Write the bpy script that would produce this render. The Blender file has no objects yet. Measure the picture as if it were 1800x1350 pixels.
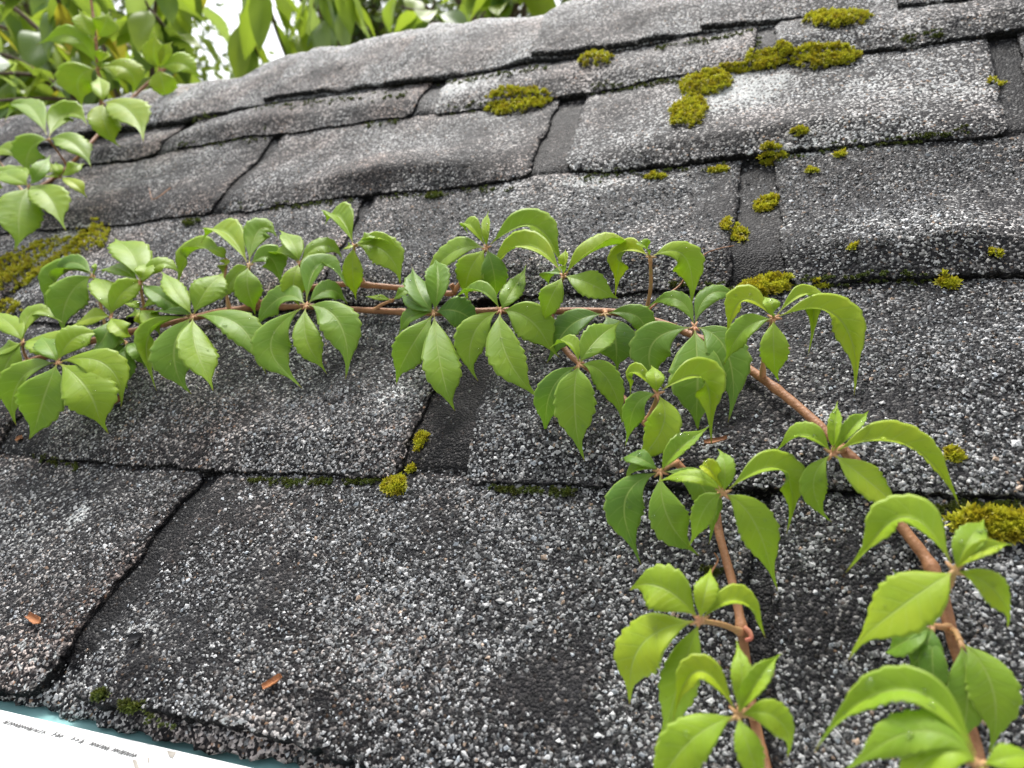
import bpy, math, random
import numpy as np

random.seed(7)
rng = np.random.default_rng(11)
scene = bpy.context.scene
col = scene.collection

# ------------------------------------------------------------------ camera geometry
# roof frame: u along the eave, v up the slope, h off the surface (metres)
F_PX, CX, CY = 1251.0, 900.0, 675.0                     # focal length in pixels of the 1800 x 1350 photograph
RC = np.array([[0.9392943, 0.23584703, -0.24920354],    # roof frame -> camera (x right, y down, z forward)
               [0.00275118, -0.73145624, -0.68188283],
               [-0.34310153, 0.63980305, -0.68770153]])
CAM = np.array([0.0, -0.05006, 0.28057])
PITCH = math.radians(36.0)                              # roof pitch
EAVE_Z = 2.25
cp, sp = math.cos(PITCH), math.sin(PITCH)
M = np.array([[1, 0, 0], [0, cp, -sp], [0, sp, cp]])    # roof frame -> world


def W(p):
    p = np.asarray(p, float)
    q = p @ M.T
    q = q + np.array([0, 0, EAVE_Z])
    return q


def ray(px, py):
    return RC.T @ np.array([(px - CX) / F_PX, (py - CY) / F_PX, 1.0])


def PH(px, py, h=0.0):
    d = ray(px, py)
    return CAM + d * ((h - CAM[2]) / d[2])


def PZ(px, py, z):
    return CAM + ray(px, py) * z


cam_data = bpy.data.cameras.new('camera')
cam = bpy.data.objects.new('camera', cam_data)
col.objects.link(cam)
R3 = M @ RC.T                                           # camera cv axes -> world
from mathutils import Matrix, Vector
mw = np.eye(4)
mw[:3, 0] = R3[:, 0]
mw[:3, 1] = -R3[:, 1]
mw[:3, 2] = -R3[:, 2]
mw[:3, 3] = W(CAM)
cam.matrix_world = Matrix(mw.tolist())
cam_data.sensor_width = 36.0
cam_data.lens = F_PX / 1800.0 * 36.0
cam_data.clip_start = 0.01
cam_data.clip_end = 500.0
cam_data.dof.use_dof = True
cam_data.dof.focus_distance = 0.37
cam_data.dof.aperture_fstop = 10.5
scene.camera = cam

# ------------------------------------------------------------------ world, sun, exposure
SUN_EL, SUN_AZ = math.radians(63.0), math.radians(28.0)   # azimuth from +Y (up the slope) towards -X
world = bpy.data.worlds.new('World')
scene.world = world
world.use_nodes = True
wn = world.node_tree.nodes
wl = world.node_tree.links
wn.clear()
sky = wn.new('ShaderNodeTexSky')
sky.sky_type = 'NISHITA'
sky.sun_disc = False
sky.sun_elevation = SUN_EL
sky.sun_rotation = -SUN_AZ
sky.air_density = 1.0
sky.dust_density = 4.0
sky.ozone_density = 0.6
hsv = wn.new('ShaderNodeHueSaturation')
hsv.inputs['Saturation'].default_value = 0.25           # overcast: nearly white sky
bg = wn.new('ShaderNodeBackground')
bg.inputs['Strength'].default_value = 0.12
wo = wn.new('ShaderNodeOutputWorld')
wl.new(sky.outputs['Color'], hsv.inputs['Color'])
wl.new(hsv.outputs['Color'], bg.inputs['Color'])
wl.new(bg.outputs['Background'], wo.inputs['Surface'])

sl = bpy.data.lights.new('sun', 'SUN')
sl.energy = 1.5
sl.angle = math.radians(16.0)
sl.color = (1.0, 0.97, 0.92)
sun = bpy.data.objects.new('sun', sl)
col.objects.link(sun)
sd = Vector((-math.sin(SUN_AZ) * math.cos(SUN_EL), math.cos(SUN_AZ) * math.cos(SUN_EL), math.sin(SUN_EL)))
sun.rotation_euler = sd.to_track_quat('Z', 'Y').to_euler()
sun.location = (0, 0, 8)

scene.view_settings.view_transform = 'Standard'
scene.view_settings.look = 'None'
scene.view_settings.exposure = 1.4
scene.view_settings.gamma = 1.0
scene.view_settings.use_curve_mapping = False


# ------------------------------------------------------------------ helpers
def tag(o, label=None, cat=None, group=None, kind=None):
    if label: o['label'] = label
    if cat: o['category'] = cat
    if group: o['group'] = group
    if kind: o['kind'] = kind
    return o


wloc = {}


def empty(name, roof_p, label=None, cat=None, group=None):
    o = bpy.data.objects.new(name, None)
    o.empty_display_size = 0.02
    col.objects.link(o)
    w = W(roof_p)
    o.location = w
    wloc[o.name] = np.array(w)
    return tag(o, label, cat, group)


def mesh_obj(name, verts, faces, mats, parent=None, mat_idx=None, uv=None, attrs=None, smooth=True, world_coords=False, origin=None):
    """verts in roof coordinates (or world when world_coords)"""
    V = np.asarray(verts, float).reshape(-1, 3)
    if not world_coords:
        V = W(V)
    c = V.mean(axis=0) if origin is None else np.array(W(origin))
    me = bpy.data.meshes.new(name)
    L = V - c
    if isinstance(faces, np.ndarray):
        nf, k = faces.shape
        me.vertices.add(len(L))
        me.vertices.foreach_set('co', L.astype(np.float32).ravel())
        me.loops.add(nf * k)
        me.loops.foreach_set('vertex_index', faces.astype(np.int32).ravel())
        me.polygons.add(nf)
        me.polygons.foreach_set('loop_start', np.arange(0, nf * k, k, dtype=np.int32))
        me.update(calc_edges=True)
    else:
        me.from_pydata(L.tolist(), [], faces)
    if not isinstance(mats, (list, tuple)):
        mats = [mats]
    for m in mats:
        me.materials.append(m)
    if mat_idx is not None:
        me.polygons.foreach_set('material_index', np.asarray(mat_idx, np.int32))
    me.polygons.foreach_set('use_smooth', np.full(len(me.polygons), bool(smooth)))
    if uv is not None:
        lay = me.uv_layers.new(name='uv')
        li = np.empty(len(me.loops), np.int32)
        me.loops.foreach_get('vertex_index', li)
        lay.data.foreach_set('uv', np.asarray(uv, np.float32)[li].ravel())
    if attrs:
        for an, av in attrs.items():
            av = np.asarray(av, np.float32)
            if av.ndim == 2:
                a = me.color_attributes.new(an, 'FLOAT_COLOR', 'POINT')
                a.data.foreach_set('color', av.ravel())
            else:
                a = me.attributes.new(an, 'FLOAT', 'POINT')
                a.data.foreach_set('value', av)
    me.update()
    o = bpy.data.objects.new(name, me)
    col.objects.link(o)
    if parent is not None:
        o.parent = parent
        o.location = c - wloc[parent.name]
    else:
        o.location = c
    wloc[o.name] = c
    return o


def _hash(i, j, s):
    n = (i.astype(np.int64) * 374761393 + j.astype(np.int64) * 668265263 + s * 144665) & 0x7fffffff
    n = ((n ^ (n >> 13)) * 1274126177) & 0x7fffffff
    n = n ^ (n >> 16)
    return (n & 0xffff) / 65535.0 * 2 - 1


def vnoise(x, y, seed=0):
    x = np.asarray(x, float); y = np.asarray(y, float)
    i = np.floor(x); j = np.floor(y)
    fx = x - i; fy = y - j
    fx = fx * fx * fx * (fx * (fx * 6 - 15) + 10); fy = fy * fy * fy * (fy * (fy * 6 - 15) + 10)
    a = _hash(i, j, seed); b = _hash(i + 1, j, seed); c = _hash(i, j + 1, seed); d = _hash(i + 1, j + 1, seed)
    return (a * (1 - fx) + b * fx) * (1 - fy) + (c * (1 - fx) + d * fx) * fy


def grid_faces(nu, nv, off=0):
    i, j = np.meshgrid(np.arange(nu - 1), np.arange(nv - 1), indexing='ij')
    a = (i * nv + j).ravel() + off
    return np.stack([a, a + nv, a + nv + 1, a + 1], axis=1)


def smooth_path(pts, n):
    P = np.asarray(pts, float)
    if len(P) < 3:
        t = np.linspace(0, 1, n)[:, None]
        return P[0] * (1 - t) + P[-1] * t
    P = np.vstack([2 * P[0] - P[1], P, 2 * P[-1] - P[-2]])
    seg = len(P) - 3
    out = []
    for q in np.linspace(0, seg - 1e-6, n):
        k = int(q); t = q - k
        p0, p1, p2, p3 = P[k:k + 4]
        out.append(0.5 * ((2 * p1) + (-p0 + p2) * t + (2 * p0 - 5 * p1 + 4 * p2 - p3) * t * t + (-p0 + 3 * p1 - 3 * p2 + p3) * t ** 3))
    return np.array(out)


def tube(path, radii, sides=8, cap=True):
    path = np.asarray(path, float); n = len(path)
    radii = np.full(n, radii) if np.isscalar(radii) else np.asarray(radii)
    T = np.gradient(path, axis=0)
    T /= np.linalg.norm(T, axis=1, keepdims=True) + 1e-12
    ref = np.array([0.12, 0.31, 0.94])
    S = np.cross(T, ref); S /= np.linalg.norm(S, axis=1, keepdims=True) + 1e-12
    N = np.cross(S, T)
    a = np.linspace(0, 2 * np.pi, sides, endpoint=False)
    V = path[:, None, :] + radii[:, None, None] * (np.cos(a)[None, :, None] * S[:, None, :] + np.sin(a)[None, :, None] * N[:, None, :])
    F = []
    for i in range(n - 1):
        for j in range(sides):
            k = (j + 1) % sides
            F.append((i * sides + j, i * sides + k, (i + 1) * sides + k, (i + 1) * sides + j))
    V = V.reshape(-1, 3)
    if cap:
        F.append(tuple(range(sides))[::-1])
        F.append(tuple((n - 1) * sides + j for j in range(sides)))
    return V, F


def join_parts(parts):
    VV, FF, o = [], [], 0
    for v, f in parts:
        VV.append(np.asarray(v))
        FF += [tuple(i + o for i in q) for q in f]
        o += len(v)
    return np.vstack(VV), FF


# ------------------------------------------------------------------ materials
def mat(name):
    m = bpy.data.materials.new(name)
    m.use_nodes = True
    nt = m.node_tree
    nt.nodes.clear()
    out = nt.nodes.new('ShaderNodeOutputMaterial')
    return m, nt, out


def nd(nt, t, **kw):
    n = nt.nodes.new(t)
    for k, v in kw.items():
        if k.startswith('i_'):
            n.inputs[k[2:].replace('_', ' ')].default_value = v
        else:
            setattr(n, k, v)
    return n


def ramp(nt, stops, interp='LINEAR'):
    r = nt.nodes.new('ShaderNodeValToRGB')
    r.color_ramp.interpolation = interp
    e = r.color_ramp.elements
    while len(e) > 1:
        e.remove(e[-1])
    e[0].position = stops[0][0]; e[0].color = stops[0][1]
    for p, c in stops[1:]:
        x = e.new(p); x.color = c
    return r


def g(v, a=1.0):
    return (v, v, v, a)


def mathn(nt, op, a, b=None, clamp=False):
    n = nt.nodes.new('ShaderNodeMath')
    n.operation = op
    n.use_clamp = clamp
    for i, x in enumerate((a, b)):
        if x is None: continue
        if isinstance(x, (int, float)): n.inputs[i].default_value = x
        else: nt.links.new(x, n.inputs[i])
    return n.outputs[0]


def mixc(nt, fac, a, b, blend='MIX'):
    n = nt.nodes.new('ShaderNodeMix')
    n.data_type = 'RGBA'
    n.blend_type = blend
    for idx, x in ((0, fac), (6, a), (7, b)):
        if isinstance(x, (int, float, tuple)): n.inputs[idx].default_value = x
        else: nt.links.new(x, n.inputs[idx])
    return n.outputs[2]


def shingle_material(name, dark=False):
    m, nt, out = mat(name)
    L = nt.links
    tc = nd(nt, 'ShaderNodeTexCoord')
    gp = nd(nt, 'ShaderNodeNewGeometry')
    # granules: one random value a cell
    v1 = nd(nt, 'ShaderNodeTexVoronoi', voronoi_dimensions='3D', feature='F1', distance='EUCLIDEAN')
    v1.inputs['Scale'].default_value = 740
    v1.inputs['Randomness'].default_value = 1.0
    wob = nd(nt, 'ShaderNodeTexNoise'); wob.inputs['Scale'].default_value = 900; wob.inputs['Detail'].default_value = 1
    L.new(tc.outputs['Object'], wob.inputs['Vector'])
    vadd = nd(nt, 'ShaderNodeVectorMath', operation='MULTIPLY_ADD')
    L.new(wob.outputs['Color'], vadd.inputs[0]); vadd.inputs[1].default_value = (0.0009,) * 3
    L.new(tc.outputs['Object'], vadd.inputs[2])
    L.new(vadd.outputs[0], v1.inputs['Vector'])
    sep = nd(nt, 'ShaderNodeSeparateColor'); L.new(v1.outputs['Color'], sep.inputs[0])
    # patches where pale granules are denser
    n1 = nd(nt, 'ShaderNodeTexNoise'); n1.inputs['Scale'].default_value = 22; n1.inputs['Detail'].default_value = 5; n1.inputs['Roughness'].default_value = 0.62
    L.new(gp.outputs['Position'], n1.inputs['Vector'])
    n2 = nd(nt, 'ShaderNodeTexNoise'); n2.inputs['Scale'].default_value = 6; n2.inputs['Detail'].default_value = 3
    L.new(gp.outputs['Position'], n2.inputs['Vector'])
    at = nd(nt, 'ShaderNodeAttribute', attribute_name='pale')
    atl = nd(nt, 'ShaderNodeAttribute', attribute_name='lichen')
    bias = mathn(nt, 'MULTIPLY', mathn(nt, 'SUBTRACT', n1.outputs['Fac'], 0.5), 0.85)
    bias = mathn(nt, 'ADD', bias, mathn(nt, 'MULTIPLY', mathn(nt, 'SUBTRACT', n2.outputs['Fac'], 0.5), 0.32))
    bias = mathn(nt, 'ADD', bias, at.outputs['Fac'])
    bias = mathn(nt, 'ADD', bias, mathn(nt, 'MULTIPLY', atl.outputs['Fac'], 0.32))
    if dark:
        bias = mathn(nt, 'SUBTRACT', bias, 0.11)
    val = mathn(nt, 'ADD', sep.outputs[0], bias, clamp=True)
    cr = ramp(nt, [(0.0, (0.006, 0.006, 0.007, 1)), (0.44, (0.014, 0.014, 0.016, 1)), (0.62, (0.045, 0.043, 0.044, 1)),
                   (0.76, (0.15, 0.148, 0.145, 1)), (0.90, (0.40, 0.40, 0.39, 1)), (1.0, (0.60, 0.60, 0.59, 1))])
    L.new(val, cr.inputs[0])
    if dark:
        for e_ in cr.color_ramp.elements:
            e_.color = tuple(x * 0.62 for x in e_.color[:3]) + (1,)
    # a few brown / warm granules
    warm = ramp(nt, [(0.0, (0.60, 0.40, 0.26, 1)), (0.035, (0.62, 0.44, 0.32, 1)), (0.06, (1, 1, 1, 1)), (0.9, (1, 1, 1, 1)), (1.0, (0.86, 0.92, 1.0, 1))])
    L.new(sep.outputs[1], warm.inputs[0])
    c1 = mixc(nt, 1.0, cr.outputs[0], warm.outputs[0], 'MULTIPLY')
    # brownish faded dye in broad areas
    n3 = nd(nt, 'ShaderNodeTexNoise'); n3.inputs['Scale'].default_value = 9; n3.inputs['Detail'].default_value = 4
    L.new(tc.outputs['Object'], n3.inputs['Vector'])
    brf = ramp(nt, [(0.45, g(0)), (0.68, g(1))]); L.new(n3.outputs['Fac'], brf.inputs[0])
    at2 = nd(nt, 'ShaderNodeAttribute', attribute_name='brown')
    c2 = mixc(nt, mathn(nt, 'MULTIPLY', brf.outputs[0], at2.outputs['Fac']), c1, (0.92, 0.72, 0.64, 1), 'MULTIPLY')
    # crust colour of the lichen and of the painted lit hump crests
    at3 = nd(nt, 'ShaderNodeAttribute', attribute_name='lichen')
    ln = nd(nt, 'ShaderNodeTexNoise'); ln.inputs['Scale'].default_value = 240; ln.inputs['Detail'].default_value = 3
    L.new(tc.outputs['Object'], ln.inputs['Vector'])
    lf = mathn(nt, 'ADD', at3.outputs['Fac'], mathn(nt, 'MULTIPLY', mathn(nt, 'SUBTRACT', ln.outputs['Fac'], 0.5), 1.6))
    lr = ramp(nt, [(0.50, g(0)), (0.62, g(1))]); L.new(lf, lr.inputs[0])
    lc = mixc(nt, sep.outputs[2], (0.30, 0.31, 0.30, 1), (0.62, 0.64, 0.63, 1))
    c3 = mixc(nt, mathn(nt, 'MULTIPLY', mathn(nt, 'MULTIPLY', lr.outputs[0], 0.9), mathn(nt, 'GREATER_THAN', sep.outputs[1], 0.42)), c2, lc)
    # granule relief
    edge = mathn(nt, 'MULTIPLY', mathn(nt, 'SUBTRACT', 1.0, mathn(nt, 'MULTIPLY', v1.outputs['Distance'], 1.25)), mathn(nt, 'ADD', mathn(nt, 'MULTIPLY', sep.outputs[0], 0.75), 0.35))
    nb = nd(nt, 'ShaderNodeTexNoise'); nb.inputs['Scale'].default_value = 130; nb.inputs['Detail'].default_value = 4
    L.new(tc.outputs['Object'], nb.inputs['Vector'])
    hgt = mathn(nt, 'ADD', edge, mathn(nt, 'MULTIPLY', nb.outputs['Fac'], 1.3))
    bp = nd(nt, 'ShaderNodeBump'); bp.inputs['Strength'].default_value = 0.9; bp.inputs['Distance'].default_value = 0.0011
    L.new(hgt, bp.inputs['Height'])
    bs = nd(nt, 'ShaderNodeBsdfPrincipled')
    bs.inputs['Roughness'].default_value = 0.62
    bs.inputs['Specular IOR Level'].default_value = 0.18
    L.new(c3, bs.inputs['Base Color']); L.new(bp.outputs[0], bs.inputs['Normal'])
    L.new(bs.outputs[0], out.inputs[0])
    return m


M_SH = shingle_material('asphalt_granules')
M_SLOT = shingle_material('worn_shaded_asphalt', dark=True)  # bare asphalt, with the shade of the slots darkened into its colour


def granule_material():
    m, nt, out = mat('loose_granule')
    a = nd(nt, 'ShaderNodeAttribute', attribute_name='gcol')
    b = nd(nt, 'ShaderNodeBsdfPrincipled'); b.inputs['Roughness'].default_value = 0.5
    nt.links.new(a.outputs['Color'], b.inputs['Base Color']); nt.links.new(b.outputs[0], out.inputs[0])
    return m


M_GR = granule_material()


def leaf_material(name, under=False):
    m, nt, out = mat(name)
    L = nt.links
    uv = nd(nt, 'ShaderNodeUVMap'); uv.uv_map = 'uv'
    sx = nd(nt, 'ShaderNodeSeparateXYZ'); L.new(uv.outputs[0], sx.inputs[0])
    t, q0 = sx.outputs[0], sx.outputs[1]
    q = mathn(nt, 'ABSOLUTE', mathn(nt, 'MULTIPLY', mathn(nt, 'SUBTRACT', q0, 0.5), 2.0))
    tone = nd(nt, 'ShaderNodeAttribute', attribute_name='tone').outputs['Fac']
    tc = nd(nt, 'ShaderNodeTexCoord')
    n1 = nd(nt, 'ShaderNodeTexNoise'); n1.inputs['Scale'].default_value = 70; n1.inputs['Detail'].default_value = 4
    L.new(tc.outputs['Object'], n1.inputs['Vector'])
    n2 = nd(nt, 'ShaderNodeTexNoise'); n2.inputs['Scale'].default_value = 900; n2.inputs['Detail'].default_value = 2
    L.new(tc.outputs['Object'], n2.inputs['Vector'])
    tn = mathn(nt, 'ADD', tone, mathn(nt, 'MULTIPLY', mathn(nt, 'SUBTRACT', n1.outputs['Fac'], 0.5), 0.45), clamp=True)
    if under:
        base = ramp(nt, [(0.0, (0.24, 0.36, 0.10, 1)), (1.0, (0.38, 0.47, 0.12, 1))])
    else:
        base = ramp(nt, [(0.0, (0.090, 0.205, 0.036, 1)), (0.4, (0.19, 0.33, 0.034, 1)), (0.7, (0.32, 0.45, 0.028, 1)), (1.0, (0.46, 0.51, 0.024, 1))])
    L.new(tn, base.inputs[0])
    # midrib
    mid = ramp(nt, [(0.0, g(1)), (0.028, g(0.85)), (0.06, g(0))]); L.new(q, mid.inputs[0])
    # side veins: sweep forwards from the midrib
    ph = mathn(nt, 'FRACT', mathn(nt, 'SUBTRACT', mathn(nt, 'MULTIPLY', t, 9.0), mathn(nt, 'MULTIPLY', mathn(nt, 'POWER', q, 0.85), 1.25)))
    d = mathn(nt, 'ABSOLUTE', mathn(nt, 'SUBTRACT', ph, 0.5))
    vr = ramp(nt, [(0.0, g(1)), (0.035, g(0.7)), (0.09, g(0))]); L.new(d, vr.inputs[0])
    fade = ramp(nt, [(0.0, g(1)), (0.75, g(0.5)), (0.95, g(0))]); L.new(q, fade.inputs[0])
    vein = mathn(nt, 'MULTIPLY', vr.outputs[0], mathn(nt, 'MULTIPLY', fade.outputs[0], 0.38))
    vein = mathn(nt, 'MAXIMUM', vein, mathn(nt, 'MULTIPLY', mid.outputs[0], 0.8))
    rim = ramp(nt, [(0.90, g(0)), (0.98, g(0.55))]); L.new(q, rim.inputs[0])
    vein = mathn(nt, 'MAXIMUM', vein, rim.outputs[0])
    c1 = mixc(nt, vein, base.outputs[0], (0.40, 0.50, 0.13, 1))
    # reddish base and browned tips
    rb = ramp(nt, [(0.0, g(0.75)), (0.05, g(0.2)), (0.1, g(0))]); L.new(t, rb.inputs[0])
    c1 = mixc(nt, mathn(nt, 'MULTIPLY', rb.outputs[0], mathn(nt, 'SUBTRACT', 1.0, mathn(nt, 'MULTIPLY', q, 0.6))), c1, (0.50, 0.30, 0.14, 1))
    tipr = ramp(nt, [(0.955, g(0)), (0.985, g(0.7))]); L.new(t, tipr.inputs[0])
    c1 = mixc(nt, tipr.outputs[0], c1, (0.30, 0.16, 0.06, 1))
    spots = ramp(nt, [(0.67, g(0)), (0.73, g(0.35))]); L.new(n2.outputs['Fac'], spots.inputs[0])
    c1 = mixc(nt, spots.outputs[0], c1, (0.07, 0.11, 0.02, 1))
    bs = nd(nt, 'ShaderNodeBsdfPrincipled')
    bs.inputs['Roughness'].default_value = 0.62 if under else 0.46
    bs.inputs['Specular IOR Level'].default_value = 0.3 if under else 0.34
    L.new(c1, bs.inputs['Base Color'])
    hb = mathn(nt, 'ADD', mathn(nt, 'MULTIPLY', vein, -0.7 if not under else 0.9), mathn(nt, 'MULTIPLY', n2.outputs['Fac'], 0.25))
    bp = nd(nt, 'ShaderNodeBump'); bp.inputs['Strength'].default_value = 0.55; bp.inputs['Distance'].default_value = 0.0006
    L.new(hb, bp.inputs['Height']); L.new(bp.outputs[0], bs.inputs['Normal'])
    tr = nd(nt, 'ShaderNodeBsdfTranslucent')
    tcol = mixc(nt, 0.55, c1, (0.62, 0.85, 0.08, 1))
    L.new(tcol, tr.inputs['Color'])
    ms = nd(nt, 'ShaderNodeMixShader'); ms.inputs[0].default_value = 0.48
    L.new(bs.outputs[0], ms.inputs[1]); L.new(tr.outputs[0], ms.inputs[2])
    L.new(ms.outputs[0], out.inputs[0])
    return m


M_LEAF = leaf_material('creeper_leaf_top')
M_LEAFU = leaf_material('creeper_leaf_underside', True)


def simple(name, colr, rough=0.6, noise=0.0, nscale=60, bump=0.0, col2=None, spec=0.4, bscale=None):
    m, nt, out = mat(name)
    b = nd(nt, 'ShaderNodeBsdfPrincipled')
    b.inputs['Roughness'].default_value = rough
    b.inputs['Specular IOR Level'].default_value = spec
    tc = nd(nt, 'ShaderNodeTexCoord')
    n = nd(nt, 'ShaderNodeTexNoise'); n.inputs['Scale'].default_value = nscale; n.inputs['Detail'].default_value = 5
    nt.links.new(tc.outputs['Object'], n.inputs['Vector'])
    c2 = col2 or tuple(x * (1 - noise) for x in colr[:3]) + (1,)
    r = ramp(nt, [(0.3, c2), (0.7, tuple(colr[:3]) + (1,))])
    nt.links.new(n.outputs['Fac'], r.inputs[0]); nt.links.new(r.outputs[0], b.inputs['Base Color'])
    if bump:
        n2 = nd(nt, 'ShaderNodeTexNoise'); n2.inputs['Scale'].default_value = bscale or nscale * 3; n2.inputs['Detail'].default_value = 4
        nt.links.new(tc.outputs['Object'], n2.inputs['Vector'])
        bp = nd(nt, 'ShaderNodeBump'); bp.inputs['Distance'].default_value = bump; bp.inputs['Strength'].default_value = 0.8
        nt.links.new(n2.outputs['Fac'], bp.inputs['Height']); nt.links.new(bp.outputs[0], b.inputs['Normal'])
    nt.links.new(b.outputs[0], out.inputs[0])
    return m


M_STEM = simple('creeper_bark', (0.36, 0.17, 0.075), 0.55, nscale=160, bump=0.0006, col2=(0.22, 0.095, 0.04, 1), bscale=700)
M_STALK = simple('creeper_leaf_stalk', (0.52, 0.24, 0.13), 0.5, nscale=120, bump=0.0003, col2=(0.40, 0.27, 0.10, 1))
M_RED = simple('creeper_red_tendril', (0.48, 0.13, 0.09), 0.55, nscale=150, col2=(0.46, 0.22, 0.12, 1))
M_CHIP = simple('bark_chip_wood', (0.42, 0.17, 0.06), 0.7, nscale=300, bump=0.0005, col2=(0.20, 0.075, 0.03, 1))
M_DEAD = simple('dead_leaf', (0.36, 0.16, 0.06), 0.75, nscale=200, bump=0.0004, col2=(0.14, 0.06, 0.03, 1))
M_TEAL = simple('teal_painted_metal', (0.23, 0.42, 0.42), 0.45, nscale=25, col2=(0.19, 0.37, 0.375, 1))
M_WHITE = simple('white_gutter_plastic', (0.86, 0.87, 0.86), 0.4, nscale=12, col2=(0.80, 0.82, 0.81, 1))
M_INK = simple('grey_printed_ink', (0.05, 0.05, 0.05), 0.7, nscale=400, col2=(0.14, 0.14, 0.14, 1))
M_GRIME = simple('grey_grime', (0.24, 0.22, 0.19), 0.8, nscale=200, col2=(0.34, 0.32, 0.29, 1))
M_BARK = simple('tree_bark', (0.16, 0.11, 0.08), 0.85, nscale=30, bump=0.004, col2=(0.07, 0.05, 0.04, 1))
M_GROUND = simple('grassy_ground', (0.07, 0.11, 0.03), 0.95, nscale=3, bump=0.02, col2=(0.10, 0.08, 0.05, 1))
M_WALL = simple('painted_wall_boards', (0.62, 0.62, 0.58), 0.7, nscale=8, col2=(0.55, 0.55, 0.52, 1))
M_DECK = simple('roof_deck_felt', (0.02, 0.02, 0.022), 0.9, nscale=60)


def moss_material(name, ca, cb, cc):
    m, nt, out = mat(name)
    L = nt.links
    a = nd(nt, 'ShaderNodeAttribute', attribute_name='tipness')
    n = nd(nt, 'ShaderNodeTexNoise'); n.inputs['Scale'].default_value = 150; n.inputs['Detail'].default_value = 2
    tc = nd(nt, 'ShaderNodeTexCoord'); L.new(tc.outputs['Object'], n.inputs['Vector'])
    r = ramp(nt, [(0.0, ca), (0.45, cb), (1.0, cc)]); L.new(a.outputs['Fac'], r.inputs[0])
    nr = ramp(nt, [(0.35, (0.75, 0.62, 0.5, 1)), (0.6, (1, 1, 1, 1))]); L.new(n.outputs['Fac'], nr.inputs[0])
    c = mixc(nt, 1.0, r.outputs[0], nr.outputs[0], 'MULTIPLY')
    b = nd(nt, 'ShaderNodeBsdfPrincipled'); b.inputs['Roughness'].default_value = 0.6
    L.new(c, b.inputs['Base Color'])
    tr = nd(nt, 'ShaderNodeBsdfTranslucent'); L.new(c, tr.inputs['Color'])
    ms = nd(nt, 'ShaderNodeMixShader'); ms.inputs[0].default_value = 0.3
    L.new(b.outputs[0], ms.inputs[1]); L.new(tr.outputs[0], ms.inputs[2]); L.new(ms.outputs[0], out.inputs[0])
    return m


M_MOSS = moss_material('yellow_green_moss', (0.07, 0.06, 0.012, 1), (0.36, 0.38, 0.02, 1), (0.70, 0.68, 0.05, 1))
M_MOSSD = moss_material('dark_green_moss', (0.02, 0.025, 0.01, 1), (0.06, 0.09, 0.015, 1), (0.16, 0.20, 0.03, 1))


def water_material():
    m, nt, out = mat('water_drop')
    b = nd(nt, 'ShaderNodeBsdfPrincipled')
    b.inputs['Roughness'].default_value = 0.03
    b.inputs['IOR'].default_value = 1.33
    b.inputs['Transmission Weight'].default_value = 1.0
    n = nd(nt, 'ShaderNodeTexNoise'); n.inputs['Scale'].default_value = 5
    r = ramp(nt, [(0, (0.97, 1, 0.98, 1)), (1, (1, 1, 1, 1))])
    nt.links.new(n.outputs['Fac'], r.inputs[0]); nt.links.new(r.outputs[0], b.inputs['Base Color'])
    nt.links.new(b.outputs[0], out.inputs[0])
    return m


M_WATER = water_material()


def bgleaf_material(name, c1, c2, trans=0.4, rough=0.45):
    m, nt, out = mat(name)
    L = nt.links
    oi = nd(nt, 'ShaderNodeObjectInfo')
    tc = nd(nt, 'ShaderNodeTexCoord')
    n = nd(nt, 'ShaderNodeTexNoise'); n.inputs['Scale'].default_value = 14; n.inputs['Detail'].default_value = 3
    L.new(tc.outputs['Object'], n.inputs['Vector'])
    f = mathn(nt, 'ADD', mathn(nt, 'MULTIPLY', oi.outputs['Random'], 0.75), mathn(nt, 'MULTIPLY', n.outputs['Fac'], 0.3), clamp=True)
    c = mixc(nt, f, c1, c2)
    b = nd(nt, 'ShaderNodeBsdfPrincipled'); b.inputs['Roughness'].default_value = rough
    L.new(c, b.inputs['Base Color'])
    tr = nd(nt, 'ShaderNodeBsdfTranslucent')
    L.new(mixc(nt, 0.5, c, (0.55, 0.72, 0.06, 1)), tr.inputs['Color'])
    ms = nd(nt, 'ShaderNodeMixShader'); ms.inputs[0].default_value = trans
    L.new(b.outputs[0], ms.inputs[1]); L.new(tr.outputs[0], ms.inputs[2]); L.new(ms.outputs[0], out.inputs[0])
    return m


# ------------------------------------------------------------------ the setting: ground, wall
ground = mesh_obj('ground', [(-150, -150, 0), (150, -150, 0), (150, 150, 0), (-150, 150, 0)], [(0, 1, 2, 3)], M_GROUND, world_coords=True, smooth=False)
tag(ground, kind='structure')

# ------------------------------------------------------------------ the roof
E = 0.143          # exposure of a course
TAB = 0.3205       # tab width
TH = 0.0052        # step of a course
V_CAP = 0.640
V_RIDGE = 0.795
U0, U1 = -1.75, 0.62


def base_noise(u, v):
    return (0.0050 * vnoise(u * 4.2 + 3.1, v * 5.0, 1) + 0.0024 * vnoise(u * 13, v * 19, 2) + 0.0009 * vnoise(u * 41, v * 47, 3)
            + 0.00035 * vnoise(u * 160, v * 160, 4))


def hump_amp(k, u):
    u = np.asarray(u, float)
    a = (0.3, 0.4, 0.55, 0.75, 0.45)[k] * (0.0060 + 0.0085 * vnoise(u * 6.6 + k * 7.7, np.full_like(u, k * 3.3), 9))
    for kk, uc, w, x in ((3, 0.03, 0.10, 0.0065), (2, 0.11, 0.12, 0.0060), (2, -0.09, 0.06, 0.0035), (1, -0.11, 0.07, 0.0030), (4, -0.20, 0.10, 0.0030)):
        if kk == k:
            a = a + 1.2 * x * np.exp(-((u - uc) / w) ** 2)
    return np.maximum(a, 0.0)


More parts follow.
